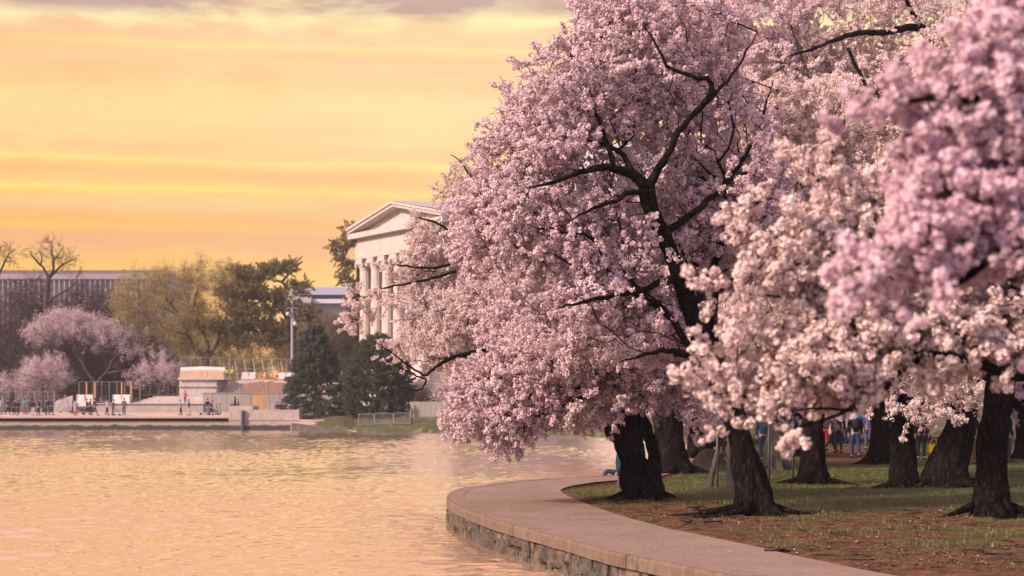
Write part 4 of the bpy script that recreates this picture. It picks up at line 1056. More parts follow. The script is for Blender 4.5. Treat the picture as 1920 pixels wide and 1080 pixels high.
# broad steps behind the promenade
st = thing('terrace_steps', (PX(280, 205), 205, 1.1), 'broad pale concrete steps rising behind the promenade to the work site', 'steps')
mb = MB(); mb.box(PX(178, 205), PX(381, 205), 205, 212, .6, 2.02); mb.build('lower_tier', CONC, st)
mb = MB(); mb.box(PX(177, 205), PX(382, 205), 204.85, 205.5, 2.025, 2.13); mb.build('tier_nosing', CONC2, st)
for k in range(5):
    mb = MB(); z0 = 2.03 + k * .17
    mb.box(PX(250 + k * 9, 208 + k * .5), PX(386, 208 + k * .5), 208 + k * .5, 213.5, z0, z0 + .168); mb.build('step', CONC2, st)
fl = thing('stair_flight', (PX(440, 214), 214, 2.9), 'pale concrete stair flight climbing right from the plinth to the upper terrace', 'stairs')
for k in range(13):
    z0 = 2.9 + k * .146
    mb = MB(); mb.box(PX(374 + 6.3 * k, 214.8 + .3 * k), PX(552, 214.8 + .3 * k), 214.8 + .3 * k, 226 if k == 12 else 215.9 + .3 * k, 1.2 if k == 0 else z0 - .2, z0 + .146); mb.build('step', CONC2, fl)
pl = thing('plinth', (PX(376, 213), 213, 2.9), 'massive square concrete plinth beside the stairs with a moulded cap', 'plinth')
mb = MB(); mb.box(PX(335, 213), PX(405, 213), 213.4, 222, 1.2, 4.72); mb.build('plinth_body', CONC2, pl)
mb = MB(); mb.box(PX(333, 213), PX(420, 213), 213.1, 222.3, 4.725, 5.02); mb.build('cap', CONC2, pl)
mb = MB(); mb.box(PX(334, 213), PX(408, 213), 213.2, 222.2, 3.95, 4.05); mb.build('band', CONC2, pl)
mb = MB(); mb.hexa([(PX(405, 213) + .003, 213.6, 2.9), (PX(372, 213), 213.3, 2.9), (PX(372, 213), 213.35, 2.9), (PX(405, 213), 213.7, 2.9), (PX(420, 213), 213.6, 4.6), (PX(418, 213), 213.3, 4.72), (PX(418, 213), 213.35, 4.72), (PX(420, 213), 213.7, 4.6)])
# sheeted stack on the plinth
ts = thing('sheeted_stack', (PX(378, 215), 215, 5.02), 'row of pink and white sheeted formwork stacked on top of the plinth', 'stacked panels')
nb = 16
for k in range(nb):
    a = 337 + k * 82 / nb; b = a + 82 / nb - .35
    mb = MB(); mb.box(PX(a, 214.4), PX(b, 214.4), 214.4 + rs.uniform(0, .06), 216.6, 5.025, 5.60); mb.build('lower_bundle', mat('bundle_%d' % k, (.60 + rs.uniform(-.05, .05), .36 + rs.uniform(-.05, .08), .27 + rs.uniform(-.05, .09))) if k < 5 else [o for o in ts.children][k % 5].data.materials[0], ts)
mb = MB(); mb.tube([(PX(336.5, 214.4), 215.3, 5.78), (PX(378, 214.4), 215.3, 5.84), (PX(420, 214.4), 215.3, 5.78)], [.36, .40, .36], 8); mb.build('sheet_roll', TARP2, ts)
# brown planks under the stair slope, grey hoarding below
bp = thing('plank_screen', (PX(480, 213), 213, 3), 'brown timber plank screen stepping up beside the stair flight', 'timber screen')
for k in range(17):
    a = 425 + k * 7.1
    top = min(2.9 + max(0, (a - 424)) / 38 * 1.5, 4.40)
    mb = MB(); mb.box(PX(a, 212.6), PX(a + 6.8, 212.6), 212.6 + rs.uniform(0, .05), 212.75, 2.5, top); mb.build('plank', PLYD, bp)
hg = thing('site_hoarding', (PX(470, 206), 206, 1.1), 'long grey site hoarding with two plywood sheets in it behind the promenade', 'hoarding')
xs = list(np.arange(380, 470, 9.0)) + [470, 483.5, 497] + list(np.arange(506, 572, 9.0))
for a, b in zip(xs[:-1], xs[1:]):
    w = 470 <= a < 496
    mb = MB(); mb.box(PX(a + .12, 206), PX(b - .12, 206), 206.0 + (.06 if w else rs.uniform(0, .03)), 206.15, 1.0, 3.18 if not w else 3.12); mb.build('plywood_sheet' if w else 'panel', PLY if w else HOARD, hg)
mb = MB(); mb.box(PX(379, 206), PX(570, 206), 205.95, 206.2, 3.185, 3.25); mb.build('top_rail', HOARD, hg)
hg = thing('site_hoarding', (PX(800, 183), 183, .3), 'plain grey hoarding between the round evergreen and the low pink boughs', 'hoarding')
for k in range(9):
    a = 768 + k * 10
    mb = MB(); mb.box(PX(a + .15, 183), PX(a + 9.85, 183), 183 + rs.uniform(0, .03), 183.1, -.1, 2.25); mb.build('panel', HOARD, hg)

# ---------------- fences
def fence(label, x0, x1, yt, yb, D, n, posts=GALV, name='site_fence', mesh=True, mid=False, braces=0, slant=0.0, D1=None, w=.055, cat='fence'):
    D1 = D1 or D
    t = thing(name, (PX((x0 + x1) / 2, D), (D + D1) / 2, ZY(yb, D)), label, cat)
    f = lambda u, y: np.array([PX(x0 + (x1 - x0) * u, D + (D1 - D) * u), D + (D1 - D) * u, ZY(y, D)])
    for k in range(n + 1):
        u = k / n; mb = MB(); mb.tube([f(u, yb), f(u, yt)], w * .6, 6); mb.build('post', posts, t)
    for y in ([yt, yb - 1.5] + ([(yt + yb) / 2] if mid else [])):
        mb = MB(); mb.tube([f(0, y) + [0, .03, 0], f(1, y) + [0, .03, 0]], w * .4, 5); mb.build('rail', posts, t)
    if mesh:
        mb = MB(); z0, z1 = ZY(yb, D), ZY(yt, D); L = abs(f(1, yt)[0] - f(0, yt)[0]); m = int(L / .22)
        for k in range(m + 1):
            p = f(k / m, yb); mb.tube([p + [0, .06, 0], p + [0, .06, z1 - z0]], .0055, 3, cap=False)
        for z in np.arange(.15, z1 - z0, .3):
            mb.tube([f(0, yb) + [0, .07, z], f(1, yb) + [0, .07, z]], .0055, 3, cap=False)
        mb.build('wire_mesh', GALV, t, kind='stuff')
    for k in range(braces):
        u = (k + .5) / braces; p = f(u, yt); q = f(u, yb) + [.5, -.9, 0]
        mb = MB(); mb.tube([p, q], w * .4, 5); mb.build('brace', posts, t)
    return t
fence('tall wire site fence at the far left behind the strolling crowd', -20, 102, 734, 775, 206.5, 10)
t = fence('tall wire site fence with tall orange posts left of the steps', 148, 262, 716, 755, 209, 8, mid=False)
for x in (162, 178, 228, 245):
    mb = MB(); mb.box(PX(x - 1.2, 208.6), PX(x + 1.2, 208.6), 208.6, 208.75, ZY(755, 209), ZY(717, 209)); mb.build('orange_post', ORNG, t)
fence('dark wire fence running right from the orange posts to the plinth', 264, 333, 719, 742, 212, 4, posts=mat('dark_steel', (.08, .065, .06)), w=.12)
fence('wire fence standing above the sheeted stack on the plinth', 340, 430, 670, 694, 217, 5)
fence('wire fence with slanted braces along the upper terrace behind the cones', 431, 552, 673, 710, 221, 8, braces=7, mid=True)
# crowd barriers on the grass by the water
GB_ = 'crowd control barriers on the grass'
for k, (a, b, lab) in enumerate([(647, 663, 'dark narrow crowd barrier, first in the row left of the others'), (672, 701, 'grey steel crowd barrier in the row, next to the dark one'), (702, 737, 'grey steel crowd barrier in the middle of the row below the round evergreen'), (738, 771, 'grey steel crowd barrier at the right end of the row beside a dark post')]):
    D = 180.5 - k * .6; z0 = fz((a + b) / 2, D); m_ = GALV if k else mat('black_steel', (.03, .03, .035))
    t = thing('crowd_barrier', (PX((a + b) / 2, D), D, z0), lab, 'barrier', GB_)
    xa, xb = PX(a, D), PX(b, D)
    mb = MB(); mb.tube([(xa, D, z0 + .12), (xa, D, z0 + 1.02), (xa + .1, D, z0 + 1.1), (xb - .1, D, z0 + 1.1), (xb, D, z0 + 1.02), (xb, D, z0 + .12), (xa, D, z0 + .12)], .028, 5); mb.build('frame', m_, t)
    mb = MB()
    for x in np.arange(xa + .12, xb - .05, .12): mb.tube([(x, D, z0 + .13), (x, D, z0 + 1.09)], .012, 4)
    mb.build('bars', m_, t, kind='stuff')
    for x in (xa + .25, xb - .25):
        mb = MB(); mb.tube([(x, D - .3, z0), (x, D, z0 + .13), (x, D + .3, z0)], .024, 5); mb.build('foot', m_, t)
t = thing('marker_post', (PX(772, 178), 178, fz(772, 178)), 'short black post at the end of the crowd barriers', 'post')
mb = MB(); z0 = fz(772, 178); mb.tube([(PX(772, 178), 178, z0 - .1), (PX(772, 178), 178, z0 + 1.35)], .05, 6); mb.build('shaft', BARK, t)
mb = MB(); mb.ball((PX(772, 178), 178, z0 + 1.38), .07); mb.build('knob', BARK, t)

# ---------------- site furniture
def jersey(label, x0, x1, yt, yb, D, group=None, skew=0.0, m_=None):
    t = thing('water_barrier', (PX((x0 + x1) / 2, D), D, ZY(yb, D)), label, 'barrier', group)
    n = max(1, int(round((x1 - x0) / 16)))
    for k in range(n):
        a = PX(x0 + (x1 - x0) * k / n + .2, D); b = PX(x0 + (x1 - x0) * (k + 1) / n - .2, D); z0, z1 = ZY(yb, D), ZY(yt, D); s = skew * k
        mb = MB(); mb.hexa([(a, D - .3 + s, z0), (b, D - .3 + s, z0), (b, D + .3 + s, z0), (a, D + .3 + s, z0), (a, D - .12 + s, z1), (b, D - .12 + s, z1), (b, D + .12 + s, z1), (a, D + .12 + s, z1)])
        mb.build('section', m_ or WHITEP, t)
    for k in range(n + 1):
        x_ = PX(x0 + (x1 - x0) * k / n, D); mb = MB(); mb.tube([(x_, D - .2 + skew * k, ZY(yb, D) + .02), (x_, D - .2 + skew * k, ZY(yt, D) - .05)], .04, 5); mb.build('connector', GALV, t)
BG_ = 'white barriers on the work site'
jersey('pair of tall white barrier panels behind the woman in pink skirt', 144, 175, 740, 762, 207.5, BG_)
jersey('pair of tall white barrier panels between the second pair of orange posts', 212, 244, 740, 757, 208, BG_)
jersey('low white barrier on the upper terrace left of the traffic cones', 453, 480, 698, 711, 219, BG_)
jersey('low white barrier on the upper terrace beside the big evergreen', 519, 552, 699, 711, 219.5, BG_)
t = thing('leaning_panel', (PX(118, 205), 205, 1.1), 'large white sheet panel leaning at an angle beside the left wire fence', 'panel')
for a, b, ya, yb_ in ((102, 117, 752, 747), (117.4, 133, 747, 741)):
    mb = MB(); mb.hexa([(PX(a, 205), 204.6, ZY(775, 205)), (PX(b, 205), 205.2, ZY(770, 205)), (PX(b, 205), 205.3, ZY(770, 205)), (PX(a, 205), 204.7, ZY(775, 205)), (PX(a + 1, 205), 205.2, ZY(ya, 205)), (PX(b, 205), 205.8, ZY(yb_, 205)), (PX(b, 205), 205.9, ZY(yb_, 205)), (PX(a + 1, 205), 205.3, ZY(ya, 205))])
    mb.build('sheet', WHITEP, t)
mb = MB(); mb.tube([(PX(131, 205), 205, ZY(771, 205)), (PX(124, 205), 204.9, ZY(741, 205))], .05, 5); mb.build('prop', PLYD, t)
mb = MB(); mb.tube([(PX(108, 205), 204.4, ZY(771, 205)), (PX(124, 205), 204.9, ZY(741, 205))], .05, 5); mb.build('prop', PLYD, t)
CONE_O = mat('cone_orange', (.85, .13, .03)); CONE_W = mat('cone_white', (.8, .76, .72))
def cone(label, px, yt, yb, D, group='traffic cones on the upper terrace', fat=1.0):
    z0, z1 = ZY(yb, D), ZY(yt, D); h = z1 - z0; x = PX(px, D)
    t = thing('traffic_cone', (x, D, z0), label, 'traffic cone', group)
    mb = MB(); mb.box(x - .24 * fat, x + .24 * fat, D - .24, D + .24, z0, z0 + .05); mb.build('base', CONE_O, t)
    r = lambda u: (.19 - .14 * u) * fat
    for nm, a, b, m_, e in (('body', .05 / h, .45, CONE_O, 0), ('stripe', .45, .62, CONE_W, .004), ('body', .62, .78, CONE_O, 0), ('stripe', .78, .90, CONE_W, .004), ('tip', .90, 1, CONE_O, 0)):
        mb = MB(); mb.tube([(x, D, z0 + h * a), (x, D, z0 + h * b)], [r(a) + e, r(b) + e], 12); mb.build(nm, m_, t)
cone('orange traffic cone nearest the white barrier on the upper terrace', 478.5, 703, 712.3, 217.6)
cone('taller orange traffic cone alone in the middle of the upper terrace edge', 496.5, 698, 712, 217.6, fat=1.15)
cone('fat orange traffic cone with pale bands at the right, against the white barrier', 518.5, 694, 709, 218.4, fat=1.4)
t = thing('caution_tape', (PX(495, 218.6), 218.6, 5.4), 'yellow tape strung slack between the cones on the upper terrace', 'tape')
mb = MB(); mb.tube([(PX(480 + 38 * u, 218.6), 218.6, ZY(700, 218) - .25 * math.sin(math.pi * u * 2) ** 2 + .1 * u) for u in np.linspace(0, 1, 17)], .035, 4); mb.build('ribbon', mat('tape_yellow', (.75, .6, .12)), t)
mb = MB(); mb.ball((PX(499, 218.6), 218.6, ZY(700, 218) + .05), .07); mb.build('knot', mat('tape_knot', (.7, .55, .1)), t)

# floodlight mast
lp = thing('floodlight_mast', (PX(547.5, 217), 217, 4.8), 'tall grey mast with four tiers of floodlights rising above the evergreen', 'floodlight mast')
mb = MB(); xm = PX(547.5, 217); mb.tube([(xm, 217, 1), (xm, 217, ZY(600, 217)), (xm, 217, ZY(541, 217))], [.17, .13, .09], 8); mb.build('mast', mat('mast_paint', (.38, .36, .40), rough=.5), lp)
LAMPM = mat('lamp_housing', (.06, .06, .08)); LENS = mat('lamp_lens', (.12, .12, .15), rough=.3)
for y, hw_ in ((546, 11), (562, 11), (578, 11), (585, 8)):
    z = ZY(y, 217)
    mb = MB(); mb.tube([(xm - hw_ * .06, 216.9, z), (xm + hw_ * .06, 216.9, z)], .05, 5); mb.build('crossbar', GALV, lp)
    if y < 585:
        for s in (-1, 1):
            x = xm + s * (hw_ * .06 - .05)
            mb = MB(); mb.tube([(x, 216.5, z - .42), (x, 216.95, z - .28), (x, 217.2, z - .12)], [.24, .22, .10], 10); f = mb.build('lamp', LAMPM, lp)
            mb = MB(); mb.tube([(x, 216.46, z - .44), (x, 216.49, z - .43)], .20, 10); l = mb.build('lens', LENS, lp); l.parent = f
    elif y == 585:
        mb = MB(); mb.ball((xm - .45, 216.6, z - .2), (.22, .2, .26)); mb.build('camera_dome', WHITEP, lp)
mb = MB(); mb.ball((xm + .35, 216.7, ZY(607, 217)), (.2, .2, .25)); mb.build('camera_dome', WHITEP, lp)

# ---------------- buildings beyond
def quad_windows(parent, m_, xs, z0, z1, D, name='window', dep=.12):
    for a, b in xs:
        mb = MB(); mb.box(a, b, D - .02, D + dep, z0, z1); mb.build(name, m_, parent)
FB1 = mat('office_stone', (.42, .36, .37), (.50, .43, .43), scale=.15, rough=.85); FB2 = mat('office_roof', (.20, .13, .13), (.25, .17, .16), scale=.2)
FGL = mat('office_glass', (.31, .27, .29), (.38, .34, .35), scale=.3, rough=.3)
D = 430; b1 = thing('office_building', (PX(140, D), D, 0), 'long flat pale stone office building beyond the bare trees at the far left', 'building')
X = lambda px: PX(px, D); Z = lambda py: ZY(py, D)
mb = MB(); mb.box(X(-220), X(302), D, D + 40, 0, Z(524)); mb.build('wall', FB1, b1)
mb = MB(); mb.box(X(-225), X(306), D - 1.2, D + 42, Z(524) + .01, Z(514)); mb.build('cornice', mat('office_cornice', (.33, .28, .33), (.38, .33, .37), scale=.2), b1)
mb = MB(); mb.box(X(-222), X(303), D - .6, D + 41, Z(514) + .01, Z(507)); mb.build('roof', FB2, b1)
for a, w, y in ((222, 5, 502), (238, 4, 504.5)):
    mb = MB(); mb.box(X(a - w / 2), X(a + w / 2), D + 5, D + 9, Z(507) + .01, Z(y)); mb.build('roof_vent', FB2, b1)
for k in range(37):
    a = -60 + k * 9.6
    for r in range(5):
        za, zb = Z(545 + r * 26), Z(527 + r * 26)
        mb = MB(); mb.box(X(a + 2.6), X(a + 7.4), D - .05, D + .3, za, zb); mb.build('window', FGL, b1)
    mb = MB(); mb.box(X(a - .9), X(a + .9), D - .9, D - .06, 0, Z(524) - .02); mb.build('pilaster', FB1, b1)
D = 460; b2 = thing('glass_building', (PX(605, D), D, 0), 'modern low office with bands of glass and pale blue fascias left of the memorial', 'building')
BLU = mat('blue_fascia', (.42, .42, .58), (.46, .46, .62), scale=.1, rough=.5); BGL = mat('band_glass', (.13, .12, .20), (.17, .15, .24), scale=.4, rough=.3)
mb = MB(); mb.box(X(548), X(760), D, D + 40, 0, Z(600)); mb.build('base_wall', FB1, b2)
mb = MB(); mb.box(X(558), X(760), D + 1, D + 40, Z(600), Z(569)); mb.build('glass_storey', mat('grid_glass', (.34, .33, .34), (.42, .40, .40), scale=.3, rough=.3), b2)
mb = MB(); mb.box(X(586), X(760), D - .8, D + 40, Z(569) + .01, Z(561)); mb.build('lower_fascia', mat('pale_fascia', (.62, .62, .72)), b2)
mb = MB(); mb.box(X(560), X(760), D + 2, D + 40, Z(561) + .01, Z(553)); mb.build('window_band', BGL, b2)
mb = MB(); mb.box(X(553), X(760), D - 1, D + 42, Z(553) + .01, Z(539)); mb.build('upper_fascia', BLU, b2)
mb = MB(); mb.box(X(556), X(586), D - 3, D + 10, 0, Z(558)); mb.build('stair_tower', FB1, b2)
for k in range(18): 
    mb = MB(); mb.box(X(588 + k * 6 - .4), X(588 + k * 6 + .4), D + .7, D + .99, Z(600), Z(569)); mb.build('mullion', FB1, b2)
for a in (600.5, 619, 628):
    mb = MB(); mb.box(X(a - 1.3), X(a + 1.3), D + 6, D + 9, Z(539) + .01, Z(536.5)); mb.build('roof_vent', FB2, b2)

# ---------------- the memorial
MARB = mat('marble', (.54, .45, .41), (.62, .52, .47), scale=.5, rough=.7, c3=(.46, .38, .34))
MROOF = mat('memorial_roof', (.40, .37, .44), (.46, .43, .49), scale=.4, rough=.6)
MC = np.array([PX(686, 235), 235.0]); tu = np.array([.47, -.883]); tv = np.array([.883, .47])
def ML(u, v, z): q = MC + tu * u + tv * v; return (q[0], q[1], z)
mem = thing('memorial', ML(14, 12, 1.5), 'white neoclassical memorial with columned portico and pediment half hidden by the cherry blossom', 'memorial')
ZB = 6.18; ZC = 19.7
def mbox(mb, u0, u1, v0, v1, z0, z1):
    return mb.hexa([ML(u0, v0, z0), ML(u1, v0, z0), ML(u1, v1, z0), ML(u0, v1, z0), ML(u0, v0, z1), ML(u1, v0, z1), ML(u1, v1, z1), ML(u0, v1, z1)])
cm = None
for v in (0, 4.6):
    for k in range(8):
        if v and 0 < k < 7 and k % 2: pass
        c = ML(k * 3.3, v, ZB)
        if cm is None:
            mb = MB(); o = np.zeros(3)
            mb.box(-1.05, 1.05, -1.05, 1.05, 0, .28)
            mb.tube([(0, 0, z) for z in (.28, .45, .62)], [1.0, 1.04, .92], 24)
            hs = np.linspace(.62, 12.2, 9); mb.tube([(0, 0, z) for z in hs], .82 - .12 * ((hs - .62) / 11.6) ** 1.6, 28, fn=lambda i, th: 1 - .035 * (np.arange(28) % 2))
            mb.tube([(0, 0, z) for z in (12.2, 12.5, 12.9)], [.74, .80, .98], 20)
            mb.box(-1.02, 1.02, -1.02, 1.02, 12.9, 13.2); mb.tube([(-.95, -1.0, 12.75), (-.95, 1.0, 12.75)], .26, 8); mb.tube([(.95, -1.0, 12.75), (.95, 1.0, 12.75)], .26, 8)
            mb.box(-.95, .95, -.95, .95, 13.2, 13.52)
            cm = mb.mesh('column', MARB, smooth=False)
        off = np.array(c) - wloc(mem)
        put('column', cm, mem, off, (0, 0, math.atan2(tu[1], tu[0])))
mb = MB(); mbox(mb, -1.0, 24.1, -1.0, 12.5, ZC, 21.3); mb.build('architrave', MARB, mem)
mb = MB(); mbox(mb, -.85, 23.95, -.85, 12.5, 21.31, 22.2); mb.build('frieze', MARB, mem)
mb = MB(); mbox(mb, -1.7, 24.8, -1.7, 12.5, 22.21, 22.85); mb.build('cornice', MARB, mem)
mb = MB(); mb.add([ML(.0, -.5, 22.86), ML(23.1, -.5, 22.86), ML(11.55, -.5, 25.15), ML(.0, 1, 22.86), ML(23.1, 1, 22.86), ML(11.55, 1, 25.15)], [(0, 1, 2), (5, 4, 3), (0, 3, 4, 1), (1, 4, 5, 2), (2, 5, 3, 0)]); mb.build('tympanum', MARB, mem)
ap = 25.70
for (ua, ub) in ((-1.75, 11.55), (24.85, 11.55)):
    for dz, thk, v0, nm in ((0, .34, -1.75, 'raking_cornice'), (.345, .25, -1.95, 'raking_cornice')):
        mb = MB(); mb.hexa([ML(ua, v0, 22.86 + dz), ML(ub, v0, ap - .62 + dz), ML(ub, 34, ap - .62 + dz), ML(ua, 34, 22.86 + dz), ML(ua, v0, 22.86 + dz + thk), ML(ub, v0, ap - .62 + dz + thk), ML(ub, 34, ap - .62 + dz + thk), ML(ua, 34, 22.86 + dz + thk)]); mb.build(nm, MARB, mem)
    mb = MB(); e = .62; mb.hexa([ML(ua + (.3 if ua < 5 else -.3), -1.8, 23.0 + e), ML(ub, -1.8, ap + .02), ML(ub, 34, ap + .02), ML(ua + (.3 if ua < 5 else -.3), 34, 23.0 + e), ML(ua + (.3 if ua < 5 else -.3), -1.8, 23.06 + e), ML(ub, -1.8, ap + .10), ML(ub, 34, ap + .10), ML(ua + (.3 if ua < 5 else -.3), 34, 23.06 + e)]); mb.build('roof', MROOF, mem)
mb = MB(); mbox(mb, 1.5, 21.6, 9.5, 34, ZB, ZC); mb.build('inner_wall', MARB, mem)
cx, cy, _ = ML(11.55, 36, 0)
mb = MB(); mb.tube([(cx, cy, 2.0), (cx, cy, 22.5)], 21, 64); mb.build('rotunda_wall', MARB, mem)
mb = MB(); mb.tube([(cx, cy, 22.51), (cx, cy, 23.1), (cx, cy, 26.4), (cx, cy, 26.5)], [22, 21.5, 21.5, 18], 64); mb.build('attic', MARB, mem)
a_ = np.linspace(0, math.pi / 2, 12); mb = MB(); mb.tube([(cx, cy, 26.5 + 8.5 * math.sin(a)) for a in a_], [17.0 * math.cos(a) + .05 for a in a_], 64); mb.build('dome', MROOF, mem, smooth=True)
for k in range(14):
    mb = MB(); z1 = ZB - k * .34; mbox(mb, -2.5 - k * .02, 25.6, -2.6 - k * .62, 12.5, z1 - .34, z1 - .002 * k); mb.build('step', MARB, mem)
print('far done')
# ------------------------------------------------------------------ trees of the far bank
WIL = petal_mat('young_leaf', (.36, .30, .09), (.52, .42, .14)); PURP = mat('purple_twigs', (.05, .032, .034), (.10, .066, .066), scale=3, rough=.9, spec=.1)
PINEM = petal_mat('pine_needles', (.13, .13, .045), (.27, .24, .08)); SPRM = petal_mat('spruce_needles', (.040, .085, .045), (.09, .15, .07)); BRN = petal_mat('brown_buds', (.22, .13, .085), (.34, .21, .12))
OLV = petal_mat('olive_leaf', (.07, .062, .03), (.14, .115, .05))
PFAR = petal_mat('petals_far', (.66, .50, .54), (.84, .70, .72)); BUD = petal_mat('purple_buds', (.15, .085, .095), (.26, .155, .16))
FPROT = {
 'bare': proto_objs('twig_spray', [leaf_spray('twig_spray_%d' % i, 200 + i, 1.9, 26, .07, [BUD, PURP], twigs=12, spread=.12, trad=.022) for i in range(4)]),
 'brown': proto_objs('brown_spray', [leaf_spray('brown_spray_%d' % i, 210 + i, 1.7, 60, .13, [BRN, PURP], twigs=8, spread=.3, trad=.016) for i in range(4)]),
 'willow': proto_objs('willow_spray', [leaf_spray('willow_spray_%d' % i, 220 + i, 1.4, 75, .15, [WIL, BARK_F], twigs=6, spread=.36, droop=.06, trad=.012) for i in range(5)]),
 'olive': proto_objs('olive_spray', [leaf_spray('olive_spray_%d' % i, 225 + i, 1.3, 90, .16, [OLV, BARK_F], twigs=6, spread=.4, trad=.012) for i in range(4)]),
 'pine': proto_objs('pine_spray', [needle_spray('pine_spray_%d' % i, 230 + i, .95, 190, [PINEM, BARK_F], nl=.20, nw=.022) for i in range(4)]),
 'spruce': proto_objs('spruce_spray', [needle_spray('spruce_spray_%d' % i, 240 + i, 1.05, 330, [SPRM, BARK_F], nl=.17, nw=.022, flat=.4) for i in range(4)]),
 'farcherry': proto_objs('cherry_spray', [leaf_spray('cherry_spray_%d' % i, 250 + i, 1.3, 85, .10, [PFAR, PURP], aspect=.8, twigs=6, spread=.28, trad=.014) for i in range(5)]),
}
FT = dict(tn=9, nroots=0, seg=.9, roots=4, flare=1.5, gnarl=.1, r0=.012, ext=.5, ex=.5)
def ftree(name, label, cat, px, D, trunk, limbs, lobes, n, key, seed, leaf, bark=BARK_F, z0=None, **kw):
    o = dict(FT); o.update(kw)
    z = fz(px, D) if z0 is None else z0
    return build_tree(name, label, cat, (PX(px, D), D, z), trunk, limbs, lobes, n, key, FPROT[key], seed, part_leaf=leaf, bark=bark, **o)
B0 = lambda D: HZ - (1.8 - CZ) / D * FPX
# tall bare tree over the office roof
ftree('bare_tree', 'tallest bare tree at the left, forked crown dark against the orange sky', 'bare tree', 86, 250,
    [(86, 752, 0, .5), (87, 690, 0, .42), (85, 620, 0, .38), (86, 585, 0, .35), (89, 540, 0, .30), (91, 522, 0, .27)],
    [[(91, 523, 0, .20), (84, 505, 0, .16), (75, 495, 0, .14), (62, 484, 0, .11), (58, 470, 0, .05)], [(76, 496, 0, .12), (80, 484, 0, .09), (72, 470, 0, .05)], [(91, 523, 0, .24), (99, 508, 0, .18), (101, 488, 0, .15), (96, 474, 0, .12), (96, 455, 0, .06)], [(92, 522, 0, .2), (108, 503, 0, .15), (120, 494, 0, .12), (138, 486, 0, .06)], [(101, 488, 0, .10), (112, 474, 0, .07), (120, 462, 0, .04)],
     [(86, 568, 0, .2), (110, 552, -1, .15), (126, 544, -1.5, .12), (142, 530, -2, .08), (152, 500, -2, .04)]],
    [(60, 478, 250, 16, 14, 2, .8), (96, 465, 250, 20, 22, 2.5), (126, 482, 250, 22, 16, 2.5, 1.3), (146, 520, 248, 16, 20, 2, .6), (110, 500, 250, 22, 16, 2, .6)], 120, 'bare', 301, 'twigs_fine', bark=PURP, ext=.12, sscale=.62)
ftree('bare_tree', 'bare tree cut by the left edge, fan of twigs against the sky', 'bare tree', -6, 256, [(-6, 752, 0, .5), (-8, 600, 0, .4), (-8, 520, 0, .3)],
    [[(-8, 525, 0, .2), (5, 500, 0, .15), (14, 480, 0, .10), (28, 466, 0, .05)], [(-8, 525, 0, .2), (-4, 480, 0, .14), (4, 460, 0, .06)]], [(8, 476, 256, 22, 20, 2.5), (-20, 480, 256, 24, 22, 2.5), (24, 500, 256, 12, 10, 2, .5)], 100, 'bare', 302, 'twigs_fine', bark=PURP, ext=.12, sscale=.62)
# thicket of bare trees in front of the office
for i, (px, D, top, w, lab) in enumerate([(20, 262, 540, 60, 'purple brown bare tree in the left thicket, cut by the left edge'), (58, 268, 512, 40, 'slender bare tree in the thicket left of the tallest one'), (128, 266, 560, 42, 'bare tree in the thicket under the right bough of the tallest one'), (168, 262, 530, 40, 'bare tree before the office windows right of the tallest one'), (205, 268, 545, 40, 'bare tree in the thicket beside the yellow green tree')]):
    ftree('bare_tree', lab, 'bare tree', px, D, [(px, 755, 0, .4), (px + 2, 680, 0, .32), (px - 2, 620, 0, .22), (px + 2, 580, 0, .14)], [], [(px, (top + 640) / 2, D, w, (640 - top) / 2, 3.5), (px - 10, 650, D, w * 1.2, 50, 4, .8)], 420, 'bare', 310 + i, 'twigs_fine', bark=PURP)
ftree('bare_tree', 'dense dusky undergrowth tree at the far left behind the fence', 'bare tree', 20, 240, [(20, 755, 0, .3), (22, 700, 0, .2), (26, 660, 0, .12)], [], [(10, 650, 240, 60, 55, 3), (60, 690, 240, 50, 45, 3), (-20, 700, 240, 50, 45, 3)], 420, 'bare', 320, 'twigs_fine', bark=PURP)
for i, (px, lab) in enumerate([(140, 'dusky bare thicket tree behind the left pair of orange posts'), (215, 'dusky bare thicket tree behind the right pair of orange posts'), (285, 'dusky bare tree low behind the dark fence by the plinth')]):
    ftree('bare_tree', lab, 'bare tree', px, 232 + i, [(px, 758, 0, .25), (px + 2, 735, 0, .2), (px - 3, 715, 0, .14)], [], [(px, 705, 232, 48, 28, 2.5), (px + 6, 730, 232, 44, 18, 2.5)], 330, 'bare', 380 + i, 'twigs_fine', bark=PURP)
ftree('evergreen_shrub', 'small dark evergreen in the thicket above the pink cherry', 'evergreen', 58, 262, [(58, 755, 0, .2), (58, 640, 0, .12), (58, 590, 0, .05)], [], [(58, 592, 262, 16, 26, 1.6), (58, 640, 262, 20, 30, 1.8)], 150, 'spruce', 321, 'foliage')
# far cherries
ftree('cherry_tree', 'wide far cherry with a pink white dome, bare forks below it behind the orange posts', 'cherry tree', 180, 222,
    [(181, 750, 0, .5), (180, 728, 0, .42), (182, 716, 0, .4)], [[(181, 718, 0, .26), (165, 700, 0, .2), (150, 670, 0, .14), (120, 640, 0, .08)], [(183, 718, 0, .28), (200, 700, 0, .2), (212, 670, 0, .15), (240, 640, 0, .08)], [(150, 672, 0, .12), (140, 640, 0, .09), (150, 605, 0, .05)], [(212, 672, 0, .12), (200, 630, 0, .08), (190, 600, 0, .05)], [(200, 700, 0, .16), (235, 695, -1, .11), (275, 680, -1.5, .06)]],
    [(125, 598, 222, 45, 16, 2.6, 1.8), (80, 622, 222, 28, 20, 2.2, 1.2), (165, 612, 222, 46, 14, 2.8, 1.4), (210, 630, 222, 30, 16, 2.6), (120, 622, 223, 55, 18, 3.2), (250, 650, 222, 24, 16, 2.5, .5), (180, 650, 223, 60, 14, 3, .25)], 430, 'farcherry', 331, 'blossoms', bark=PURP, down=0)
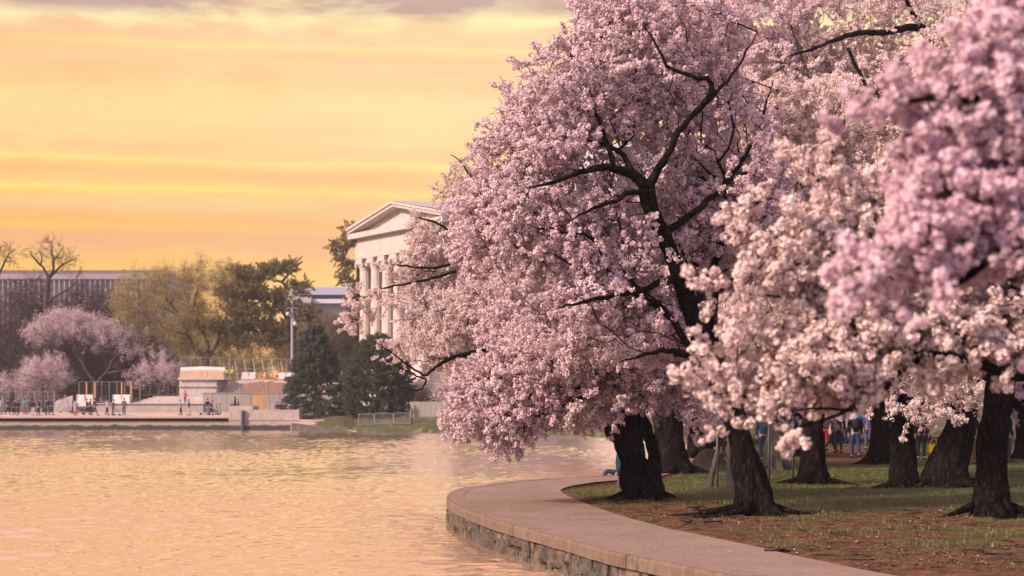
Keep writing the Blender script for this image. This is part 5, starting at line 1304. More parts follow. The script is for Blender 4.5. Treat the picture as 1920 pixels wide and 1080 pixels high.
ftree('bare_tree', 'twiggy dark tree filling the shade under the far pink dome', 'bare tree', 240, 226, [(238, 752, 0, .35), (236, 715, 0, .28), (240, 690, 0, .2)], [[(240, 692, 0, .15), (215, 660, 0, .1), (190, 640, 0, .06)], [(240, 692, 0, .15), (262, 660, 0, .1), (285, 640, 0, .06)]], [(190, 655, 226, 60, 30, 3), (260, 655, 226, 50, 35, 3), (130, 665, 226, 60, 26, 3), (290, 690, 226, 36, 30, 2.5)], 420, 'bare', 332, 'twigs_fine', bark=PURP)
ftree('cherry_tree', 'small pale cherry low at the far left, white sprays over the fence', 'cherry tree', 78, 214, [(78, 765, 0, .25), (76, 745, 0, .2), (80, 725, 0, .15)], [], [(80, 690, 214, 38, 20, 2.2), (62, 708, 214, 30, 12, 1.8), (105, 705, 214, 26, 16, 1.8)], 190, 'farcherry', 333, 'blossoms', bark=PURP, down=0)
ftree('cherry_tree', 'low pale cherry thicket just above the left fence', 'cherry tree', 25, 216, [(25, 765, 0, .25), (24, 750, 0, .2), (28, 738, 0, .15)], [], [(15, 728, 216, 40, 14, 2), (65, 735, 216, 34, 12, 2), (-20, 725, 216, 30, 16, 2)], 190, 'farcherry', 334, 'blossoms', bark=PURP, down=0)
ftree('cherry_tree', 'sparse blossoming cherry left of the plinth, pale buds on brown twigs', 'cherry tree', 300, 218, [(298, 755, 0, .28), (300, 735, 0, .22), (296, 715, 0, .16)], [], [(300, 690, 218, 36, 30, 2.6), (318, 700, 218, 18, 20, 2, .8), (262, 705, 218, 22, 20, 2)], 120, 'farcherry', 335, 'blossoms', bark=PURP, down=0, sscale=.8)
# yellow green tree
ftree('willow_tree', 'large yellow green tree in young leaf, forked trunks behind the plinth', 'leafy tree', 388, 236,
    [(388, 750, 0, .6), (388, 700, 0, .5), (386, 672, 0, .42)], [[(386, 675, 0, .3), (365, 655, 0, .25), (350, 625, 0, .2), (340, 590, 0, .14), (310, 560, 0, .08)], [(388, 673, 0, .3), (392, 640, 0, .24), (372, 610, 0, .18), (362, 570, 0, .13), (375, 530, 0, .07)], [(388, 673, 0, .28), (405, 650, 0, .22), (420, 610, 0, .16), (430, 560, 0, .1), (420, 520, 0, .06)], [(350, 625, 0, .14), (318, 620, 0, .1), (285, 605, 0, .06)], [(340, 592, 0, .1), (300, 575, 0, .08), (262, 558, 0, .05)]],
    [(262, 545, 236, 42, 38, 3.5), (320, 525, 236, 48, 30, 4), (395, 518, 236, 58, 30, 4), (330, 580, 236, 60, 36, 4), (245, 590, 236, 32, 34, 3), (410, 580, 237, 60, 50, 4, .9), (440, 530, 238, 36, 30, 3), (300, 630, 237, 60, 34, 4, .8), (400, 640, 238, 70, 34, 4, .6), (230, 560, 236, 20, 28, 2.5, .8)], 900, 'willow', 341, 'foliage', sscale=1.0, r0=.016)
# big spreading pine
ftree('pine_tree', 'big spreading pine with layered dark pads, one limb reaching up right into the sky', 'pine tree', 545, 234,
    [(545, 752, 0, .55), (548, 690, 0, .5), (552, 640, 0, .42), (545, 605, 0, .36), (530, 580, 0, .3), (505, 560, 0, .24)],
    [[(545, 607, 0, .28), (530, 580, 0, .22), (540, 545, 0, .2), (528, 525, 0, .17), (512, 528, 0, .13)], [(530, 527, 0, .16), (545, 510, 0, .10), (553, 495, 0, .05)], [(505, 560, 0, .2), (470, 545, 0, .14), (440, 530, 0, .08)], [(552, 640, 0, .2), (510, 632, -1, .14), (465, 638, -1, .08)], [(545, 605, 0, .2), (575, 600, 0, .1), (590, 610, 0, .05)], [(505, 560, 0, .16), (460, 575, 0, .12), (420, 590, 0, .06)]],
    [(520, 505, 234, 32, 9, 1.6, 1.5), (545, 497, 234, 10, 7, .8, 1.5), (480, 520, 234, 36, 11, 2), (450, 508, 234, 20, 8, 1.6), (450, 545, 234, 46, 12, 2.4), (500, 555, 234, 40, 12, 2.4), (560, 540, 234, 22, 10, 1.5, 1.2), (470, 580, 234, 52, 13, 2.6), (430, 610, 234, 50, 12, 2.6), (500, 612, 234, 46, 12, 2.4), (570, 590, 234, 28, 12, 1.6), (540, 575, 234, 28, 9, 1.6), (480, 638, 234, 62, 10, 2.6), (540, 630, 234, 36, 9, 1.8)], 1300, 'pine', 351, 'needles', spread=.4, down=-.15, bow=.08)
ftree('pine_tree', 'tall thin pine just left of the memorial portico, wispy boughs in the sunset', 'pine tree', 668, 238,
    [(668, 756, 0, .42), (668, 650, 0, .34), (670, 560, 0, .26), (672, 480, 0, .18), (668, 425, 0, .08)], [],
    [(655, 430, 238, 18, 9, 1.2), (640, 462, 238, 25, 8, 1.2, 1.2), (662, 450, 238, 18, 8, 1.2), (640, 485, 238, 15, 6, 1), (655, 500, 238, 22, 8, 1.2), (646, 522, 238, 18, 8, 1.2, 1.2), (672, 535, 238, 18, 10, 1.2), (690, 470, 240, 16, 40, 1.2, .3), (660, 560, 238, 18, 12, 1.5)], 260, 'pine', 352, 'needles', spread=.4, down=-.1, bow=.1, sscale=1.0)
# brown woods behind
for i, (px, D, lob, key, lab, bk) in enumerate([
    (330, 262, [(330, 660, 262, 60, 50, 4), (270, 680, 262, 50, 40, 4)], 'willow', 'low golden green tree behind the pale cherry sprays left of the plinth', BARK_F),
    (470, 262, [(470, 655, 262, 70, 40, 4), (430, 690, 262, 60, 34, 4), (520, 690, 262, 60, 34, 4)], 'willow', 'golden leafed tree behind the upper terrace fence', BARK_F),
    (400, 285, [(400, 660, 285, 60, 60, 4), (330, 600, 285, 60, 50, 4)], 'brown', 'brown budding tree deep behind the yellow green one', BARK_F),
    (560, 275, [(560, 655, 275, 40, 50, 4), (600, 660, 275, 40, 50, 4)], 'brown', 'brown budding tree behind the pointed evergreen', BARK_F),
    (612, 290, [(605, 615, 290, 34, 26, 4), (640, 630, 290, 30, 34, 4)], 'brown', 'light brown tree below the glass fronted office', BARK_F),
    (650, 262, [(650, 630, 262, 30, 36, 3), (640, 670, 262, 40, 36, 3), (672, 600, 262, 14, 24, 2)], 'olive', 'dark olive tree standing left of the first memorial column', BARK_F),
    (560, 258, [(552, 630, 258, 24, 14, 3), (575, 650, 258, 30, 20, 3), (600, 690, 258, 50, 30, 3)], 'olive', 'dark olive tree just right of the floodlight mast', BARK_F)]):
    ftree('leafy_tree', lab, 'tree', px, D, [(px, 756, 0, .4), (px, 720, 0, .3), (px + 3, 680, 0, .2), (px, 650, 0, .12)], [], lob, 330, key, 361 + i, 'foliage', bark=bk, sscale=1.15)
ftree('cherry_tree', 'blurred far pink cherry by the grey hoarding under the low boughs', 'cherry tree', 868, 186, [(868, 792, 0, .3), (866, 772, 0, .25), (872, 755, 0, .18)], [], [(850, 735, 186, 42, 16, 2), (890, 725, 186, 46, 20, 2), (850, 758, 186, 30, 9, 1.5), (930, 745, 186, 40, 20, 2)], 260, 'farcherry', 371, 'blossoms', bark=PURP, down=0, z0=.4)
ftree('shrub', 'dull green shrub behind the grey hoarding at the foot of the memorial', 'shrub', 800, 200, [(800, 770, 0, .14), (800, 760, 0, .1), (802, 750, 0, .05)], [], [(792, 744, 200, 26, 9, 1.5), (820, 748, 200, 20, 8, 1.5)], 110, 'olive', 372, 'foliage', z0=1.4)
# ---------------- the two big evergreens on the bank
def conifer(label, px, D, ytop, ybot, prof, n, seed, up=.1, tilt=-.1, sc=1.0, name='evergreen_tree', tiers=0):
    rng = np.random.RandomState(seed); z0 = fz(px, D); x0 = PX(px, D)
    zt, zb = ZY(ytop, D), ZY(ybot, D); s = D / FPX
    t = thing(name, (x0, D, z0), label, 'evergreen')
    mb = MB(); mb.tube([(x0, D, z0 - .2), (x0, D, (z0 + zt) / 2), (x0, D, zt)], [.26, .15, .02], 10); mb.build('trunk', BARK_F, t, smooth=True)
    ps, ds, sc_ = [], [], []; mb = MB()
    H = zt - zb
    while len(ps) < n:
        u = rng.uniform(0, 1) ** .85
        a = rng.uniform(0, 2 * math.pi)
        if tiers:
            ti = round(u * tiers) / tiers; u = np.clip(ti + rng.normal() * .25 / tiers, 0, 1)
            lobe = 1 + .28 * mnoise.noise(Vector((math.cos(a) * 1.3, math.sin(a) * 1.3, ti * 9 + seed)))
        else: lobe = 1 + .16 * mnoise.noise(Vector((math.cos(a) * 1.6, math.sin(a) * 1.6, u * 5 + seed)))
        R = np.interp(u, prof[0], prof[1]) * s * lobe
        r = R * (.55 + .45 * rng.rand() ** .5)
        side = 1.0 if math.cos(a) > 0 else (prof[2] if len(prof) > 2 else 1.0)
        z = zb + u * H
        dv = np.array([math.cos(a), math.sin(a), tilt + up * u + rng.normal() * .15])
        p = np.array([x0 + math.cos(a) * r * side, D + math.sin(a) * r, z + tilt * r * .5])
        ps.append(p - dv * .5); ds.append(dv + rng.normal(size=3) * .2); sc_.append(rng.uniform(.75, 1.25) * sc)
        if rng.rand() < .12: mb.tube([(x0, D, z - tilt * .5), p - dv * .3], [.04, .012], 3, cap=False)
    mb.build('branches', BARK_F, t, kind='stuff')
    scatter('needles', 'spruce', FPROT['spruce'], ps, ds, sc_, t, rng)
conifer('pointed dark evergreen with tiered drooping boughs right of the quay hoarding', 592, 196, 616, 788, ([0, .08, .25, .45, .65, .85, 1], [58, 60, 58, 50, 36, 17, 3]), 1150, 401, tilt=-.05, up=.5, tiers=9, sc=1.0)
conifer('rounded dense dark evergreen in front of the memorial steps', 708, 188, 634, 790, ([0, .1, .3, .5, .7, .88, 1], [52, 62, 64, 62, 52, 34, 8]), 1500, 402, tilt=.25, up=.7, sc=.95)
# ------------------------------------------------------------------ people
def cmat(c, _c={}):
    k = tuple(round(x, 3) for x in c)
    if k not in _c: _c[k] = mat('cloth', tuple(x * .85 for x in c), c, scale=9, rough=.9, spec=.1)
    return _c[k]
SKIN = mat('skin', (.42, .24, .17), (.48, .28, .20), scale=5, rough=.6)
def skin_obj(name, J, E, R, m, parent, root=0, sub=1):
    me = bpy.data.meshes.new(name); me.from_pydata([tuple(map(float, p)) for p in J], E, []); me.materials.append(m)
    o = bpy.data.objects.new(name, me); COL.objects.link(o); o.parent = parent
    md = o.modifiers.new('skin', 'SKIN'); md.use_smooth_shade = True
    if not me.skin_vertices: me.attributes.new if False else None
    sl = me.skin_vertices[0] if me.skin_vertices else None
    if sl is None:
        bpy.context.view_layer.objects.active = o
        bpy.ops.mesh.customdata_skin_add(); sl = me.skin_vertices[0]
    for i, r in enumerate(R):
        sl.data[i].radius = (r, r) if not hasattr(r, '__len__') else r
        sl.data[i].use_root = (i == root)
    if sub:
        s = o.modifiers.new('subsurf', 'SUBSURF'); s.levels = sub; s.render_levels = sub
    return o
def person(label, loc, face=0.0, h=1.70, top=(.05, .05, .06), leg=(.04, .04, .06), hair=(.03, .02, .018), stride=.0, pose='stand', skirt=None, bag=None, legskin=False, hat=None, group=None, sleeve=None, near=False, lean=0.0, arm=(.15, .15), longhair=False, cat='person'):
    """face: heading, 0 looks away from the camera (+Y), pi towards it"""
    s = h / 1.70
    t = thing('person', loc, label, cat, group); t.rotation_euler = (0, 0, face); t.scale = (s,) * 3
    z0 = .0; ln = lean
    def R_(p): return p
    hipz = .92; sit = pose == 'sit'
    if sit: hipz = .12
    pel = np.array([0, 0, hipz]); sp = pel + [0, .02 + ln * .2, .22]; ch = pel + [0, .04 + ln * .5, .43]; nk = pel + [0, .05 + ln * .75, .58]; hb = pel + [0, .08 + ln * .85, .66]; hc = pel + [0, .10 + ln * .95, .74]; ht = pel + [0, .08 + ln * 1.0, .81]
    J = [pel, sp, ch, nk, hb, hc, ht]; E = [(0, 1), (1, 2), (2, 3), (3, 4), (4, 5), (5, 6)]
    Rr = [(.155, .11), (.13, .10), (.16, .11), .055, .06, (.075, .092), (.058, .07)]
    legs = []
    for sx, sg in ((-1, 1), (1, -1)):
        hp = pel + [sx * .09, 0, -.04]
        if sit: kn = hp + [sx * .04, .42, .10]; an = kn + [0, .10, -.38]; to = an + [0, .14, -.05]
        else:
            dy = stride * sg
            kn = np.array([sx * .10, dy * .42 + (.05 if dy < 0 else .03), .49]); an = np.array([sx * .10, dy * .9 - (.02 if dy < 0 else 0), .09 + (.05 if dy < -.12 else 0)]); to = an + [sx * .02, .15, -.055]
        i = len(J); J += [hp, kn, an, to]; E += [(0, i), (i, i + 1), (i + 1, i + 2), (i + 2, i + 3)]; Rr += [.088, .058, .042, .04]; legs.append((hp, kn, an, to))
    arms = []
    for k, (sx, sg) in enumerate(((-1, -1), (1, 1))):
        sh_ = ch + [sx * .17, 0, .06]; sw = stride * sg * .55
        a = arm[k]
        if a > .6: el = sh_ + [sx * .05, .10, -.25]; wr = el + [-sx * .04, .22, .06 + (a - .6) * .3]
        else: el = sh_ + [sx * .07, sw * .5 - .02, -.28]; wr = el + [sx * .0, sw * .6 + .05 + a * .3, -.24 + a * .1]
        hd = wr + (wr - el) * .34
        i = len(J); J += [sh_, el, wr, hd]; E += [(2, i), (i, i + 1), (i + 1, i + 2), (i + 2, i + 3)]; Rr += [.062, .046, .032, .03]; arms.append((sh_, el, wr, hd))
        if near:   # separate fingers and a thumb
            dv = (hd - wr) / np.linalg.norm(hd - wr); sd = np.array([0, 1., 0]) - dv * dv[1]; sd /= np.linalg.norm(sd)
            for f in range(4):
                a0 = hd + sd * (f - 1.5) * .021; q = len(J)
                J += [a0 + dv * .03, a0 + dv * (.075 - abs(f - 1.4) * .008) - np.array([sx * .02, 0, 0])]; E += [(i + 3, q), (q, q + 1)]; Rr += [.010, .008]
            q = len(J); J += [wr + dv * .03 + sd * .035, wr + dv * .07 + sd * .055]; E += [(i + 2, q), (q, q + 1)]; Rr += [.012, .009]
    skin_obj('body', J, E, Rr, SKIN, t)
    # trousers or bare legs, jacket, shoes, hair
    if not legskin:
        J2 = [pel + [0, 0, .06], pel]; E2 = [(0, 1)]; R2 = [(.16, .12), (.17, .13)]
        for hp, kn, an, to in legs:
            i = len(J2); J2 += [hp, kn, an + [0, 0, .02]]; E2 += [(1, i), (i, i + 1), (i + 1, i + 2)]; R2 += [.10, .072, .062]
        skin_obj('trousers', J2, E2, R2, cmat(leg), t, root=1)
    if skirt:
        mb = MB(); mb.tube([pel + [0, 0, .08], pel + [0, 0, -.12], pel + [0, stride * .2, -.42]], [.15, .21, .25], 12); o = mb.build('skirt', cmat(skirt)); o.parent = t
    J3 = [pel + [0, 0, -.02], sp, ch, nk + [0, -.005, -.02]]; E3 = [(0, 1), (1, 2), (2, 3)]; R3 = [(.175, .135), (.155, .125), (.185, .135), .075]
    for sh_, el, wr, hd in arms:
        i = len(J3); J3 += [sh_, el, wr]; E3 += [(2, i), (i, i + 1), (i + 1, i + 2)]; R3 += [.08, .062, .05]
    skin_obj('jacket', J3, E3, R3, cmat(top), t, root=1)
    for hp, kn, an, to in legs:
        mb = MB(); d_ = to - an; mb.tube([an + [0, -.06, -.04], an + [0, .02, -.03], to + [0, 0, .0], to + [0, .05, -.01]], [.045, .055, .045, .028], 8); o = mb.build('shoe', cmat((.03, .028, .03)), smooth=True); o.parent = t
    mb = MB(); c = (hc + ht) / 2 + [0, -.022, .012]; mb.ball(c, (.094, .108, .105), 12, 8)
    if longhair: mb.tube([c + [0, -.05, 0], c + [0, -.085, -.16], c + [0, -.07, -.30]], [.09, .085, .05], 8)
    o = mb.build('hair', cmat(hair), smooth=True); o.parent = t
    f0 = hc + [0, .085, -.01]
    if near or math.cos(face) < .5:
        mb = MB(); mb.ball(f0 + [0, .012, -.01], (.012, .02, .02), 6, 4); mb.build('nose', SKIN).parent = t
        for sx in (-1, 1):
            mb = MB(); mb.ball(f0 + [sx * .03, -.004, .018], (.012, .01, .008), 6, 4); mb.build('eye', cmat((.03, .02, .02))).parent = t
        mb = MB(); mb.ball(f0 + [0, -.004, -.048], (.022, .01, .006), 6, 4); mb.build('mouth', cmat((.3, .1, .09))).parent = t
    if hat:
        mb = MB(); mb.ball(c + [0, 0, .03], (.105, .12, .10), 12, 6); mb.tube([c + [0, .06, .02], c + [0, .17, 0]], [.08, .06], 8); mb.build('hat', cmat(hat), smooth=True).parent = t
    if bag:
        mb = MB(); p = ch + [0, -.22, -.12]; mb.tube([p + [0, 0, -.18], p + [0, 0, -.16], p + [0, 0, .14], p + [0, 0, .20]], [.11, .16, .15, .08], 10); mb.build('backpack', cmat(bag), smooth=True).parent = t
    return t
def deck_z(D): return .80 + (D - 190.6) / 12.4 * .34
def fp(px, yfeet, D=None):
    # distance on the sloping promenade for a feet row
    for D_ in np.arange(191.5, 204, .05):
        if HZ + (CZ - deck_z(D_)) / D_ * FPX <= yfeet: break
    return (PX(px, D_), D_, deck_z(D_))
L_, R__, A_, T_ = math.pi / 2, -math.pi / 2, 0.0, math.pi     # heading left, right, away, towards
NV, BK, JN = (.03, .04, .08), (.022, .022, .028), (.08, .11, .20)
PG = 'people strolling on the far promenade'
for args in [
  ('person in pale lilac jacket cut by the left edge of the view', 2, 777, L_, 1.62, (.5, .42, .46), (.22, .19, .24), .10, {}),
  ('person in dark coat striding right, second from the left edge', 14, 777.5, R__, 1.60, (.05, .04, .06), (.03, .03, .04), .26, {}),
  ('person in dark maroon coat standing third from the left', 27, 778, T_, 1.52, (.09, .045, .065), (.03, .03, .05), .0, {}),
  ('shorter person all in black, left of the one in teal', 34, 778.5, T_, 1.45, BK, BK, .05, {'longhair': True}),
  ('person in teal top and red trousers in the left crowd', 46, 776.5, A_, 1.52, (.05, .25, .24), (.45, .05, .07), .0, {}),
  ('tall person in grey blue standing close to the one in teal', 51.5, 776.5, A_, 1.60, (.13, .14, .20), (.16, .17, .24), .0, {}),
  ('person in black jacket and white trousers on the left promenade', 62, 779, T_, 1.50, BK, (.55, .52, .55), .05, {}),
  ('person in dark jacket leaning over beside the toddler', 71.5, 779, R__, 1.62, (.03, .03, .045), (.05, .07, .13), .12, {'lean': .18}),
  ('person in dark teal jacket facing away, left of the navy one', 86, 778.3, A_, 1.62, (.03, .09, .12), (.04, .04, .06), .08, {}),
  ('person in navy jacket striding, last on the right of the left crowd', 95.5, 778.3, R__, 1.66, NV, (.04, .06, .12), .2, {}),
  ('dark clad person bending over the far side of a pushchair', 136, 776, R__, 1.50, (.04, .03, .045), (.03, .03, .04), .1, {'lean': .2}),
  ('woman in pale blue top and pink skirt beside the pushchair', 141.5, 779.3, A_, 1.56, (.30, .36, .50), (.1, .1, .1), .1, {'skirt': (.62, .22, .30), 'legskin': True}),
  ('person in charcoal jacket striding left of the couple', 163.5, 777.7, L_, 1.55, (.035, .035, .05), (.05, .045, .06), .28, {}),
  ('person in brown half hidden behind the striding man in white sleeves', 170, 777.5, T_, 1.52, (.12, .09, .10), (.06, .05, .06), .0, {}),
  ('man in white sleeves and black waistcoat striding right in brown trousers', 177, 779.2, R__, 1.66, (.05, .05, .06), (.10, .06, .05), .36, {'bag': (.5, .46, .47)}),
  ('person in white shirt and black trousers walking left of the pushchair', 200.5, 778.8, R__, 1.55, (.60, .56, .58), BK, .14, {}),
  ('person in brown jacket pushing the blue pushchair', 212, 778.4, R__, 1.52, (.13, .08, .08), (.05, .04, .05), .12, {'arm': (.7, .7)}),
  ('stout person in long grey purple coat standing alone right of the pushchair', 232.5, 777.8, A_, 1.64, (.17, .13, .19), (.05, .05, .09), .0, {'hat': (.3, .25, .3)}),
  ('person in grey hooded top and black trousers below the plinth', 339.5, 778.2, L_, 1.50, (.30, .27, .33), (.025, .025, .035), .10, {'hat': (.30, .27, .33)}),
  ('person in navy jacket and pale pink shorts below the steps', 355, 778.6, L_, 1.52, (.03, .05, .12), (.60, .45, .45), .12, {}),
  ('person in black jacket and light jeans left of the dark scooter rider', 389, 778.4, A_, 1.60, BK, (.22, .27, .38), .05, {}),
  ('person in black leaning beside the electric scooter', 395.5, 778.8, R__, 1.46, (.03, .028, .03), BK, .22, {'lean': .1})]:
    lab, px, yf, fc, h, top, leg, strd, kw = args
    person(lab, fp(px, yf), fc, h, top, leg, stride=strd, group=PG, **kw)
person('toddler in pale clothes held between adults on the left promenade', fp(77.5, 779), R__, .85, (.6, .55, .55), (.5, .45, .45), group=PG)
person('person in magenta top and black leggings walking up on the broad steps', (PX(357, 210), 206.6, 2.13), A_, 1.28, (.62, .05, .22), BK, stride=.1, group=None, arm=(.8, .15))
HV = 'site workers in yellow green vests'
person('worker in yellow green vest left of the one in the white helmet', (PX(425, 219), 219, 4.796), A_, 1.30, (.50, .62, .06), (.04, .035, .05), group=HV, arm=(.7, .2))
person('worker in yellow green vest and white helmet on the upper terrace', (PX(436, 219.6), 219.6, 4.796), T_, 1.38, (.52, .60, .07), (.25, .2, .1), hat=(.7, .68, .66), group=HV)
# seated behind and on the blocks
person('woman in black sitting on the taller quay block', (PX(441, 191.6), 191.6, 1.83), L_, 1.55, BK, BK, pose='sit', longhair=True)
person('smaller dark figure sitting beside the woman on the quay block', (PX(446.5, 192), 192.2, 1.83), L_, 1.15, (.09, .04, .07), (.05, .03, .06), pose='sit')
SB = 'people gathered behind the long quay block'
for lab, px, c, hr, sc_ in [('person in dark plum at the left of the group behind the quay block', 519, (.12, .04, .10), (.03, .02, .02), 1.5), ('dark haired person in navy behind the quay block, second from left', 527.5, (.025, .03, .06), (.02, .015, .015), 1.5), ('blond person in black in the middle behind the quay block', 535, BK, (.30, .18, .09), 1.48), ('person in white leaning forward behind the quay block', 541, (.55, .52, .58), (.1, .07, .05), 1.40), ('person in bright blue behind the quay block', 546.5, (.05, .12, .42), (.03, .02, .02), 1.45), ('person in grey blue at the right end behind the quay block', 552, (.20, .22, .32), (.03, .02, .02), 1.48)]:
    person(lab, (PX(px, 194.9), 194.9 + rs.uniform(0, .4), .72 if sc_ < 1.45 else .70), T_, sc_, c, JN, hair=hr, group=SB)
person('person in dark navy standing on the grass beside the rounded evergreen', (PX(764, 182), 182.5, fz(764, 182.5)), A_, 1.62, (.025, .03, .06), (.03, .035, .06))
# pushchairs and scooters
def pram(label, px, yf, c, c2, s=1.0):
    x, D, z = fp(px, yf)
    t = thing('pushchair', (x, D, z), label, 'pushchair'); DM = cmat((.03, .03, .035))
    for dx_, dy_, r in ((-.30, -.22, .11), (-.30, .22, .11), (.35, -.2, .085), (.35, .2, .085)):
        mb = MB(); mb.tube([(dx_, dy_ - .02, r), (dx_, dy_ + .02, r)], r, 14); o = mb.build('wheel', DM); o.parent = t
    mb = MB()
    for y in (-.2, .2): mb.tube([(-.30, y, .12), (.20, y, .62), (-.55, y, 1.0)], .018, 5); mb.tube([(.35, y, .1), (-.1, y, .60)], .018, 5)
    mb.tube([(-.55, -.2, 1.0), (-.55, .2, 1.0)], .022, 5); o = mb.build('frame', GALV); o.parent = t
    mb = MB(); mb.hexa([(-.22, -.2, .40), (.30, -.2, .40), (.30, .2, .40), (-.22, .2, .40), (-.30, -.22, .70), (.42, -.2, .52), (.42, .2, .52), (-.30, .22, .70)]); o = mb.build('seat', cmat(c)); o.parent = t
    mb = MB(); a = np.linspace(.1, 2.2, 7); mb.sheet([[( -.12 - .32 * math.cos(q) * 1, y, .68 + .36 * math.sin(q)) for y in (-.22, -.1, .1, .22)] for q in a]); o = mb.build('hood', cmat(c2), smooth=True); o.parent = t
    t.scale = (s,) * 3
pram('black pushchair with dark hood beside the woman in the pink skirt', 149, 776.5, (.03, .03, .04), (.025, .025, .035), 1.0)
pram('blue grey pushchair with black hood in the middle of the promenade', 218, 779.2, (.22, .27, .38), (.03, .03, .04), 1.0)
def scooter(label, px, yf, rot):
    x, D, z = fp(px, yf)
    t = thing('electric_scooter', (x, D, z), label, 'scooter', 'electric scooters'); t.rotation_euler = (0, 0, rot); m_ = cmat((.035, .035, .04))
    for x_ in (-.45, .48):
        mb = MB(); mb.tube([(x_, -.025, .11), (x_, .025, .11)], .11, 14); mb.build('wheel', m_).parent = t
    mb = MB(); mb.box(-.38, .34, -.08, .08, .10, .16); mb.build('deck', m_).parent = t
    mb = MB(); mb.tube([(.48, 0, .14), (.40, 0, .6), (.33, 0, 1.12)], .03, 6); mb.build('stem', m_).parent = t
    mb = MB(); mb.tube([(.33, -.27, 1.10), (.33, 0, 1.14), (.33, .27, 1.10)], .022, 6); mb.build('handlebar', m_).parent = t
scooter('electric scooter parked alone in front of the grey hoarding', 409, 777.5, 1.2)
scooter('electric scooter held by the person in black leaning over', 400, 778.6, .3)
scooter('electric scooter left of the person in light jeans', 384, 778.2, .5)

# ---------------- people under the near trees
def np_(px, py): g = gb(px, py); return tuple(g)
NG = 'people among the cherry trees'
walker = person('dark haired walker seen from behind, black coat with bright blue shoulders, between the trunks', np_(1604, 861), A_, 1.76, (.018, .018, .024), (.035, .05, .15), stride=.14, near=True, bag=(.02, .02, .03), group=NG)
mb = MB(); mb.tube([(-.23, -.0, 1.35), (-.16, -.03, 1.44), (0, -.05, 1.47), (.16, -.03, 1.44), (.23, -.0, 1.35)], [.07, .09, .10, .09, .07], 10); mb.build('shoulder_panel', cmat((.04, .20, .55)), smooth=True).parent = walker
t = person('person in navy denim jacket partly behind the broad dark trunk', np_(1572, 853), A_, 1.74, (.05, .08, .17), (.04, .05, .10), stride=.05, near=True, group=NG)
person('person in patterned pink top bending beside the broad dark trunk', np_(1556, 851), R__, 1.40, (.42, .26, .34), (.03, .03, .04), stride=.3, near=True, lean=.25, group=NG)
person('person in bright red trousers half hidden by the broad dark trunk', np_(1546, 848), A_, 1.6, (.03, .03, .04), (.40, .02, .03), near=True, group=NG)
person('person in violet jacket behind the walker with blue shoulders', np_(1628, 848), T_, 1.68, (.14, .11, .25), (.10, .09, .20), near=True, group=NG)
person('blond woman in dark navy coat facing us between the two thick trunks', np_(1727, 864), T_, 1.72, (.022, .024, .055), (.03, .03, .04), hair=(.30, .15, .07), near=True, longhair=True, group=NG)
person('person in red jacket and khaki trousers left of the nearest right trunk', np_(1822, 872), A_, 1.72, (.035, .018, .02), (.16, .11, .07), near=True, group=NG)
person('person in black coat and grey jeans right of the nearest right trunk', np_(1890, 868), R__, 1.74, (.016, .016, .02), (.07, .08, .10), near=True, group=NG)
person('person in blue coat behind the wire fence between the trunks', np_(1482, 868), T_, 1.7, (.02, .05, .20), (.02, .02, .03), near=True, group=NG)
person('person in blue jacket behind the mossy footed cherry trunk', np_(1432, 866), A_, 1.70, (.02, .045, .12), (.02, .03, .08), near=True, group=NG)
person('person in dark teal jacket sitting on the path edge behind the leaning trunk', np_(1163, 892), L_, 1.6, (.02, .06, .09), (.05, .05, .08), pose='sit', near=True, group=NG)
for lab, px, py, c, h_ in [('person in dark coat standing left of the reddish earth bank', 1296, 858, (.03, .025, .03), 1.68), ('person in maroon coat just right of the reddish earth bank', 1352, 856, (.10, .03, .04), 1.60), ('person in black far behind the flared cherry trunk', 1446, 852, (.02, .02, .025), 1.75), ('person in dark green coat in the gap left of the joined trunks', 1662, 846, (.03, .05, .035), 1.70), ('person in grey top far behind the walker with blue shoulders', 1590, 842, (.22, .20, .24), 1.62)]:
    person(lab, np_(px, py), A_ if px % 2 else T_, h_, c, (.03, .03, .045), stride=.1, near=True, group=NG)
# yellow bag, blue pack
B = np.array(np_(1733, 862)) + np.array([.2, -.6, .38])
t = thing('yellow_bag', B, 'bright yellow cloth bag hanging low between the two thick trunks', 'bag')
mb = MB(); mb.hexa([B + np.array(q) for q in [(-.12, -.06, -.16), (.10, -.06, -.12), (.10, .06, -.12), (-.12, .06, -.16), (-.17, -.04, .12), (.16, -.04, .16), (.16, .04, .16), (-.17, .04, .12)]]); mb.build('pouch', cmat((.62, .36, .02)), t)
mb = MB(); mb.tube([B + np.array(q) for q in [(-.14, 0, .12), (-.05, 0, .34), (.1, 0, .34), (.14, 0, .15)]], .012, 5); mb.build('strap', cmat((.62, .36, .02)), t)
# ------------------------------------------------------------------ grass, litter, petals, stones, fence by the trees
GR = petal_mat('grass_blade', (.05, .085, .018), (.13, .17, .035)); STRAW = mat('dry_stalk', (.30, .20, .12), (.42, .30, .18), scale=9)
def tuft(seed):
    rng = np.random.RandomState(seed); mb = MB()
    for k in range(16):
        a = rng.uniform(0, 6.28); b = np.array([rng.normal() * .05, rng.normal() * .05, -.01]); h = rng.uniform(.03, .075)
        # +X is up here: the scatter turns +X along the given direction
        tip = b[[2, 0, 1]] + np.array([h, math.cos(a) * h * .5, math.sin(a) * h * .5]); q = b[[2, 0, 1]]; w = np.array([0, math.sin(a), -math.cos(a)]) * .005
        mb.cur = 1 if rng.rand() < .12 else 0
        mb.add([q - w, q + w, tip], [(0, 1, 2)])
    return mb.mesh('grass_tuft_%d' % seed, [GR, STRAW])
TU = proto_objs('grass_tuft', [tuft(i) for i in range(4)])
r2 = np.random.RandomState(5); pts = []
